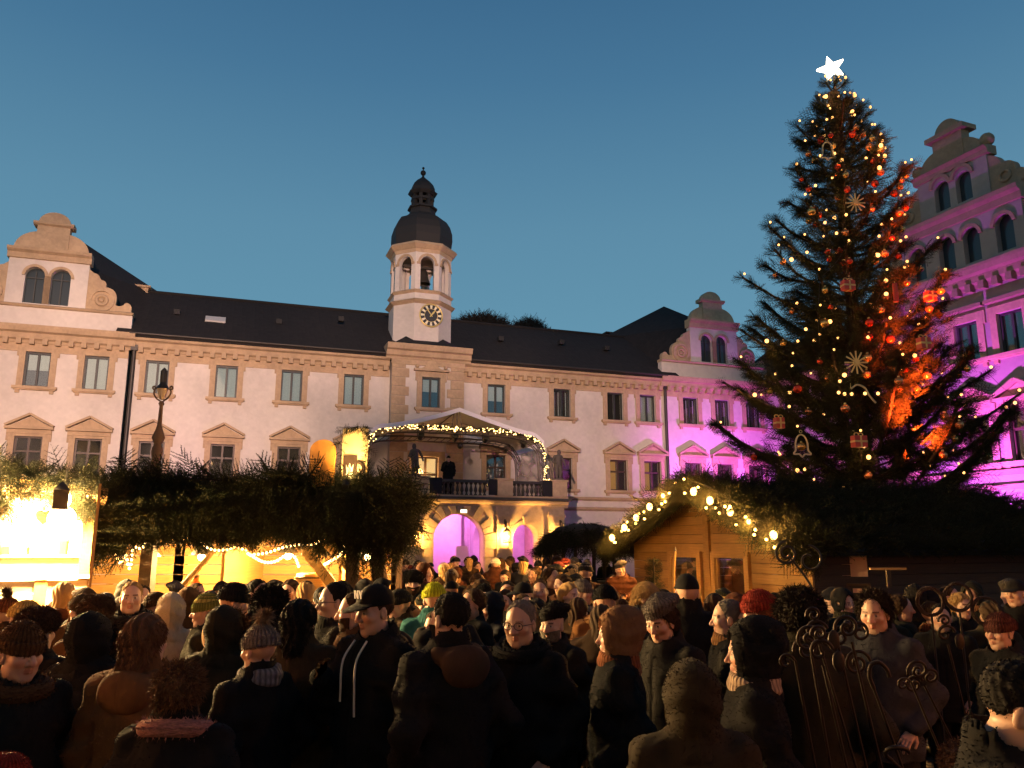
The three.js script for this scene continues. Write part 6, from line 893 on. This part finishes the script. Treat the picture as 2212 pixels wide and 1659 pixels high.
person(490, 1308, 4.9, 176, 'person in an olive parka with a fur edged hood seen from behind', { hat: 'hood', hatCol: C.olive, fur: [.16, .09, .04], col: C.olive, coat: 'coat' });
person(511, 1254, 5.6, 110, 'person in a black knit beanie and orange lit cheek left of the centre', { hat: 'beanie', hatCol: C.black, col: C.tan, hoodBack: 1 });
person(560, 1247, 6.6, 60, 'man with black hair and lit rim of hair before the fir stall', { hair: 'short', hairCol: C.hairblack, col: C.dark, skin: 1 });
person(587, 1264, 5.0, 182, 'person with thick black hair seen from behind before the yellow cask', { hair: 'curly', hairCol: C.hairblack, col: C.black, kind: 'woman' });
person(650, 1289, 4.5, 178, 'woman with dark hair in a long olive coat seen from behind', { hair: 'long', hairCol: C.hairblack, col: [.05, .036, .02], coat: 'coat', kind: 'woman' });
person(562, 1342, 4.1, -120, 'person in a grey knit beanie with a big pompom, turned to the left', { hat: 'beanie', hatCol: C.grey, pom: 1, pomCol: [.3, .2, .12], col: C.black, scarf: [.2, .19, .2], kind: 'woman' });
person(722, 1252, 5.2, -62, 'man with glasses and dark hair looking left before the lit stall', { hair: 'short', hairCol: C.hairblack, glasses: 1, col: C.dark, scarf: C.olive });
person(765, 1273, 4.9, -80, 'man with cropped brown hair in profile behind the man in the black cap', { hair: 'short', hairCol: C.hairbrown, col: C.brown, beard: C.hairbrown });
person(815, 1258, 4.25, -38, 'young man in a black baseball cap and hoodie with two white cords', { hat: 'cap', hatCol: C.black, emblem: 'N', col: C.black, cords: 1, pose: 'raised', hoodBack: 1, hair: 'short', hairCol: C.hairbrown, yaw: -8, pitch: 6, coat: 'short' });
person(972, 1272, 3.95, -142, 'broad man with black hair and tan hood, back turned, in the middle', { hair: 'short', hairCol: C.hairblack, col: C.black, beard: C.hairblack, yaw: 6, hoodBack: [.075, .042, .024] });
person(938, 1254, 6.3, 186, 'child in a neon yellow beanie and teal jacket behind the broad dark man', { hat: 'beanie', hatCol: C.neon, col: C.teal, scarf: C.teal });
person(1125, 1289, 4.35, -24, 'older man with rimmed glasses and short grey hair facing the viewer', { kind: 'old', hair: 'short', hairCol: C.hairgrey, glasses: 1, col: C.black, collar: C.black, pitch: 5 });
person(1192, 1303, 5.4, -30, 'man in a flat dark cap right behind the man with glasses', { hat: 'beret', hatCol: C.dark, col: C.dark, beard: C.hairgrey });
person(893, 1228, 9.0, 8, 'man in a dark fur hat facing the viewer, right end of the fir stall', { hat: 'furhat', hatCol: C.dark, col: C.dark, skin: 1, beard: C.hairbrown });
person(1045, 1258, 7.6, -12, 'person in a black beanie with white letters in the middle of the crowd', { hat: 'beanie', hatCol: C.black, emblem: 'B', col: C.black });
person(1096, 1252, 8.0, -6, 'man with thick rimmed glasses beside the lettered beanie', { hair: 'short', hairCol: C.hairblack, glasses: 1, col: C.dark });
person(1128, 1256, 7.4, -50, 'person in a black cap turned left behind the older man', { hat: 'cap', hatCol: C.black, col: C.black });
person(1166, 1248, 8.0, -5, 'man with dark hair and orange lit face behind the flat cap', { hair: 'short', hairCol: C.hairbrown, col: C.black, kind: 'old' });
person(1018, 1262, 8.6, 172, 'person in a beige puffer jacket and brown knit hat in the middle distance', { hat: 'beanie', hatCol: C.brown, col: [.42, .28, .14], coat: 'puffer' });
person(1305, 1258, 6.3, 176, 'person in an orange tan jacket and black beanie seen from behind', { hat: 'beanie', hatCol: C.black, col: [.34, .15, .05], collar: C.tan });
person(1326, 1310, 4.4, -88, 'woman in a tan headscarf in profile to the left', { kind: 'woman', hat: 'hood', hatCol: [.26, .13, .06], scarf: C.rust, col: C.black, skin: 1 });
person(1431, 1281, 4.8, -42, 'woman in a grey knit beret looking down to the left', { kind: 'woman', hat: 'beret', hatCol: C.grey, hair: 'long', hairCol: C.hairbrown, pitch: 16, col: C.dark });
person(1392, 1253, 6.6, 55, 'woman with yellow lit fair hair bending to the right before the hut', { kind: 'woman', hair: 'long', hairCol: C.blonde, pitch: 14, col: C.dark, skin: 1 });
person(1260, 1248, 8.0, 62, 'person in a pale cap and white collar looking right in the middle distance', { hat: 'beanie', hatCol: C.grey, collar: C.cream, col: C.black, skin: 1, kind: 'old' });
person(1482, 1238, 5.9, 178, 'tall person all in black before the left window of the hut', { hat: 'cap', hatCol: C.black, col: C.black, coat: 'coat' });
person(1568, 1289, 5.0, -96, 'man with cropped grey hair in profile before the right hut window', { hair: 'short', hairCol: C.hairgrey, col: C.dark, scarf: C.tan });
person(1632, 1268, 4.9, -100, 'person in a rust red knit beanie beside the cropped grey hair', { hat: 'beanie', hatCol: C.red, col: C.rust, hair: 'long', hairCol: C.rust, kind: 'woman' });
person(1612, 1332, 3.6, -96, 'person in a black hood with a pale scarf, in profile to the left', { hat: 'hood', hatCol: C.black, col: C.black, scarf: [.5, .36, .25], kind: 'woman' });
person(1490, 1422, 3.0, 178, 'person in an olive hooded coat seen from behind, front right of centre', { hat: 'hood', hatCol: [.042, .032, .018], col: [.042, .032, .018], coat: 'coat', seed: 7 });
person(1722, 1268, 3.9, 172, 'tall person with bushy dark hair and an olive coat before the hut corner', { hair: 'curly', hairCol: [.03, .022, .014], col: C.olive, coat: 'coat', seed: 2 });
person(1886, 1274, 5.0, -38, 'man with curly dark hair behind the iron stakes', { hair: 'curly', hairCol: [.035, .022, .014], col: [.05, .05, .06], pitch: 8, coat: 'jacket' });
person(2152, 1402, 2.2, 60, 'man with black hair and a lit ear at the lower right, looking down right', { hair: 'short', hairCol: C.hairblack, col: C.black, pitch: 22, kind: 'man' });
person(2098, 1586, 2.45, 168, 'child in a brown fur hat at the lower right edge', { hat: 'furhat', hatCol: [.17, .09, .05], col: C.dark, kind: 'woman' });
person(20, 1618, 2.6, 150, 'child in a red knit hat at the lower left corner', { hat: 'beanie', hatCol: C.red, col: C.dark, kind: 'woman' });
person(2030, 1300, 6.4, -30, 'man with a reddish lit face in the dark at the right', { col: C.dark, hair: 'short', hairCol: C.hairblack });
person(2155, 1318, 5.2, -70, 'person in a dark red beanie at the right edge of the crowd', { hat: 'beanie', hatCol: [.12, .04, .03], col: C.black });
person(2075, 1278, 7.2, 10, 'person with fair hair in the dim crowd at the far right', { hair: 'long', hairCol: C.blonde, kind: 'woman', col: C.black });
person(2190, 1250, 7.4, -60, 'man in a dark cap at the right picture edge', { hat: 'cap', hatCol: C.dark, col: C.black });
person(1975, 1262, 8.0, 160, 'person in a dark hood behind the curly haired man', { hat: 'hood', col: C.dark });
// listener on the balcony
{ const f = DIR(A, 6.72, 4.66, 4.0); person(967, 984, -f.z, 12, 'person in a black coat and hat standing on the balcony', { y0: 4.66, hat: 'cap', hatCol: C.black, col: C.black, coat: 'coat', pose: 'raised', far: 1 }).position.x = f.x; }
// --- the dense crowd farther off
{
  const R = rng(321), hats = ['beanie', 'beanie', 'cap', 'hood', 'beret', null, null, null], hc = [[C.black, 'black'], [C.dark, 'dark grey'], [[.06, .03, .014], 'brown'], [[.1, .09, .08], 'grey'], [[.13, .02, .015], 'red'], [[.028, .03, .02], 'olive'], [C.navy, 'navy']], cc = [[C.black, 'black'], [C.dark, 'dark grey'], [[.05, .026, .012], 'brown'], [[.028, .026, .016], 'olive'], [C.navy, 'navy'], [[.09, .03, .012], 'rust red']], hairs = [['short', C.hairblack, 'short black hair'], ['long', C.hairbrown, 'long brown hair'], ['short', C.hairbrown, 'short brown hair'], ['curly', C.hairbrown, 'curly brown hair'], ['long', C.blonde, 'long fair hair']];
  const spots = [];
  const put = (px, py, d, o = {}) => spots.push([px, py, d, o]);
  // seen one by one in the photograph
  put(958, 1213, 13, { hat: 'beanie', hatCol: C.cream, hn: 'cream beanie' }); put(1071, 1203, 15.5, { hat: 'beanie', hatCol: [.8, .74, .62], hn: 'white round beanie' }); put(1238, 1216, 11, { hat: 'beanie', hatCol: C.grey, pom: 1, hn: 'grey pompom beanie', skin: 1 }); put(1265, 1212, 10.5, { hat: 'beanie', hatCol: C.dark, stripe: C.grey, hn: 'grey striped beanie' }); put(1031, 1236, 9.6, { hat: 'beanie', hatCol: C.brown, hn: 'brown beanie' }); put(977, 1226, 11.5, { hat: 'beanie', hatCol: C.grey, hn: 'grey beanie' });
  for (let i = 0; i < 62; i++) { const d = 9 + 14 * R(), px = 872 + 480 * R(), h = 1.5 + .24 * R(); put(px, null, d, { h }); }
  for (let i = 0; i < 26; i++) { const d = 6.4 + 2.4 * R(), px = 120 + 760 * (i + R()) / 26, h = 1.5 + .12 * R(); put(px, null, d, { h }); }
  for (let i = 0; i < 26; i++) { const d = 5.5 + 3.3 * R(), px = 880 + 560 * (i + R()) / 26, h = 1.46 + .16 * R(); put(px, null, d, { h }); }
  for (let i = 0; i < 20; i++) { const d = 5.8 + 3.0 * R(), px = 1440 + 760 * (i + R()) / 20, h = 1.45 + .15 * R(); put(px, null, d, { h }); }
  const where = (px, d) => (d < 9 ? 'in the throng' : 'far before the portico') + (px < 500 ? ' by the bright stall' : px < 880 ? ' before the fir covered stall' : px < 1120 ? (d < 9 ? ' left of the middle' : ', left half') : px < 1440 ? (d < 9 ? ' right of the middle' : ', right half') : px < 1800 ? ' before the hut' : ' at the right edge');
  const groups = {};
  for (const [px, py, d, o] of spots) {
    let y = py; if (y === null) { let a = 1100, b = 1650; for (let k = 0; k < 30; k++) { const m = (a + b) / 2; at(px, m, d).y > o.h ? a = m : b = m; } y = a; }
    const hat = o.hat || hats[Math.floor(R() * hats.length)], [hcol, hn] = hc[Math.floor(R() * hc.length)], [ccol, cn] = cc[Math.floor(R() * cc.length)], [hr, hcl, hrn] = hairs[Math.floor(R() * hairs.length)], face = R() < .62 ? 150 + 60 * R() : (R() - .5) * 150;
    const desc = (o.hn || (hat ? (hat === 'hood' ? 'hood up' : hn + ' ' + hat) : hrn)), label = `${cn} coat,  ${desc}, ${where(px, d)}${Math.abs(face) < 80 ? ', facing here' : ', back turned'}`;
    person(px, y, d, face, label, { far: 1, scarf: R() < .35 ? [C.rust, C.grey, C.olive, C.tan][Math.floor(R() * 4)] : undefined, hoodBack: hat !== 'hood' && R() < .35 ? 1 : undefined, hoodFur: R() < .5, bag: R() < .12 ? C.dark : undefined, kind: ['man', 'woman', 'old'][Math.floor(R() * 3)], pose: ['pockets', 'down', 'front'][Math.floor(R() * 3)], coat: ['jacket', 'coat', 'puffer'][Math.floor(R() * 3)], hair: hat && hr !== 'long' ? undefined : hr, hairCol: hcl, hat, hatCol: o.hatCol || (hat === 'hood' ? ccol : hcol), pom: o.pom, stripe: o.stripe, col: ccol, skin: o.skin === undefined ? Math.floor(R() * 3) : o.skin, group: 'people in the crowd, ' + where(px, d).replace(/^, /, '') });
  }
}
// --- wrought iron stakes for sale, in front at the right
{
  const rows = [[1735, 1352, 1795, 1659, 3.2, 0], [1752, 1330, 1850, 1659, 3.3, 1], [1790, 1318, 1872, 1659, 3.35, 2], [1822, 1325, 1905, 1659, 3.45, 3], [1760, 1375, 1830, 1659, 3.1, 1], [1870, 1425, 1950, 1659, 3.2, 4], [1908, 1580, 1945, 1659, 3.0, 4], [1950, 1410, 2005, 1560, 3.9, 2], [1980, 1420, 2030, 1545, 4.0, 3], [2030, 1330, 2085, 1540, 4.1, 1], [1840, 1400, 1900, 1659, 3.5, 0], [1700, 1365, 1762, 1659, 3.3, 2]];
  const words = ['with a spiral top', 'with a ring and leaf top', 'with a curled crook top', 'with a double scroll top', 'with a plain hooked handle'];
  const rusty = mat('rusty_iron', .028, .018, .012, .55, { metalness: .5, bumpMap: T.stone, bumpScale: .002 });
  rows.forEach(([x0, y0, x1, y1, d, k], i) => {
    const a = at(x0 + 18, y0 + 62, d), b0 = at(x1, y1, d + .05), dir = b0.clone().sub(a).normalize(), b = a.clone().addScaledVector(dir, a.y / -dir.y), t = thing('iron_stake', 'wrought iron stake ' + words[k] + ', ' + ['first', 'second', 'third', 'fourth', 'fifth', 'sixth', 'seventh', 'eighth', 'ninth', 'tenth', 'eleventh', 'last'][i] + ' of the rack', 'stake', [b.x, 0, b.z], 0, 'wrought iron stakes at the lower right'), L = p => V(p.x - b.x, p.y, p.z - b.z), A0 = L(a), up = dir.clone().negate(), sd = V(1, 0, 0).addScaledVector(up, -up.x).normalize();
    const at2 = (u, v) => A0.clone().addScaledVector(sd, u).addScaledVector(up, v); const spiral = (cx, cy, r, turns, s) => { const p = []; for (let q = 0; q <= 30; q++) { const f = q / 30, th = f * turns * PI * 2; p.push(at2(cx + s * r * (1 - .8 * f) * Math.cos(th), cy + r * (1 - .8 * f) * Math.sin(th))); } return p; };
    part('rod', tube([V(0, 0, 0), A0], .0055, 2, 6), rusty, t);
    const g = k === 0 ? [tube(spiral(0, .055, .055, 1.6, 1), .007, 50, 6)] : k === 1 ? [tube(spiral(0, .05, .048, .98, 1), .007, 40, 6), tube(spiral(.012, .115, .03, 1.3, -1), .006, 40, 6), place(ball(.024, 0, 0, 0, 10, 1.6, .3), ...at2(.06, .0).toArray())] : k === 2 ? [tube(spiral(.05, .035, .05, 1.4, -1), .007, 50, 6), tube(spiral(-.036, .0, .032, 1.2, 1), .006, 40, 6)] : k === 3 ? [tube(spiral(.042, .03, .045, 1.4, -1), .007, 50, 6), tube(spiral(-.042, .03, .045, 1.4, 1), .007, 50, 6), ball(.016, ...at2(0, .075).toArray(), 10)] : [tube([at2(0, 0), at2(0, .05), at2(.02, .085), at2(.05, .085), at2(.07, .05), at2(.07, .02)], .008, 24, 6)];
    part('ornament', g, rusty, t);
  });
  const a = at(1738, 1196, 8.2), t = thing('scroll_bracket', 'tall black iron scroll ornament standing before the hut corner', 'ornament', [at(1752, 1260, 8.2).x, 0, -8.2]);
  part('rod', tube([[0, 0, 0], [0, a.y - .32, 0], [-.1, a.y - .16, 0], [-.2, a.y - .02, 0]], .012, 16, 6), M.iron, t); const sp = (cx, cy, r, s, tn) => { const p = []; for (let q = 0; q <= 36; q++) { const f = q / 36, th = f * tn * PI * 2 + PI * .5; p.push(V(cx + s * r * (1 - .75 * f) * Math.cos(th), cy + r * (1 - .75 * f) * Math.sin(th), 0)); } return p; };
  part('scroll', [tube(sp(-.22, a.y, .12, 1, 1.7), .013, 60, 6), tube(sp(.0, a.y - .06, .14, -1, 1.1), .013, 60, 6)], M.iron, t);
}
// wreaths on a rail in the dark stall at the right, above the heads
{
  const rail = at(1918, 1229, 9.2), t = thing('shelf_rail', 'thin pale rail catching light on the dark stall side', 'rail', [rail.x, rail.y, rail.z]); part('bar', bx(-.2, .2, -.012, .012, -.02, .02), plankMats[0], t); part('holder', bx(-.02, .02, -.2, -.012, -.015, .015), M.iron, t);
  [[2010, 1300, 'left'], [2070, 1290, 'middle'], [2130, 1320, 'right']].forEach(([px, py, w]) => { const q = at(px, py, 6.0), o = thing('twig_wreath', 'dim twig wreath on a rod above the crowd, ' + w + ' of three', 'wreath', [q.x, 0, q.z], 0, 'twig wreaths at the right'); const g = [], R = rng(px); for (let i = 0; i < 26; i++) { const a0 = R() * 6.28, r = .085 + .02 * R(), p = []; for (let k = 0; k <= 8; k++) { const a = a0 + k * .3; p.push([r * Math.cos(a), q.y + r * Math.sin(a), (R() - .5) * .02]); } g.push(tube(p, .005, 10, 4)); } part('twig', g, M.bark, o).userData.kind = 'stuff'; part('rod', cyl(.008, .008, q.y - .09, 0, (q.y - .09) / 2, 0, 6), M.iron, o); });
}
renderer.render(scene, camera);
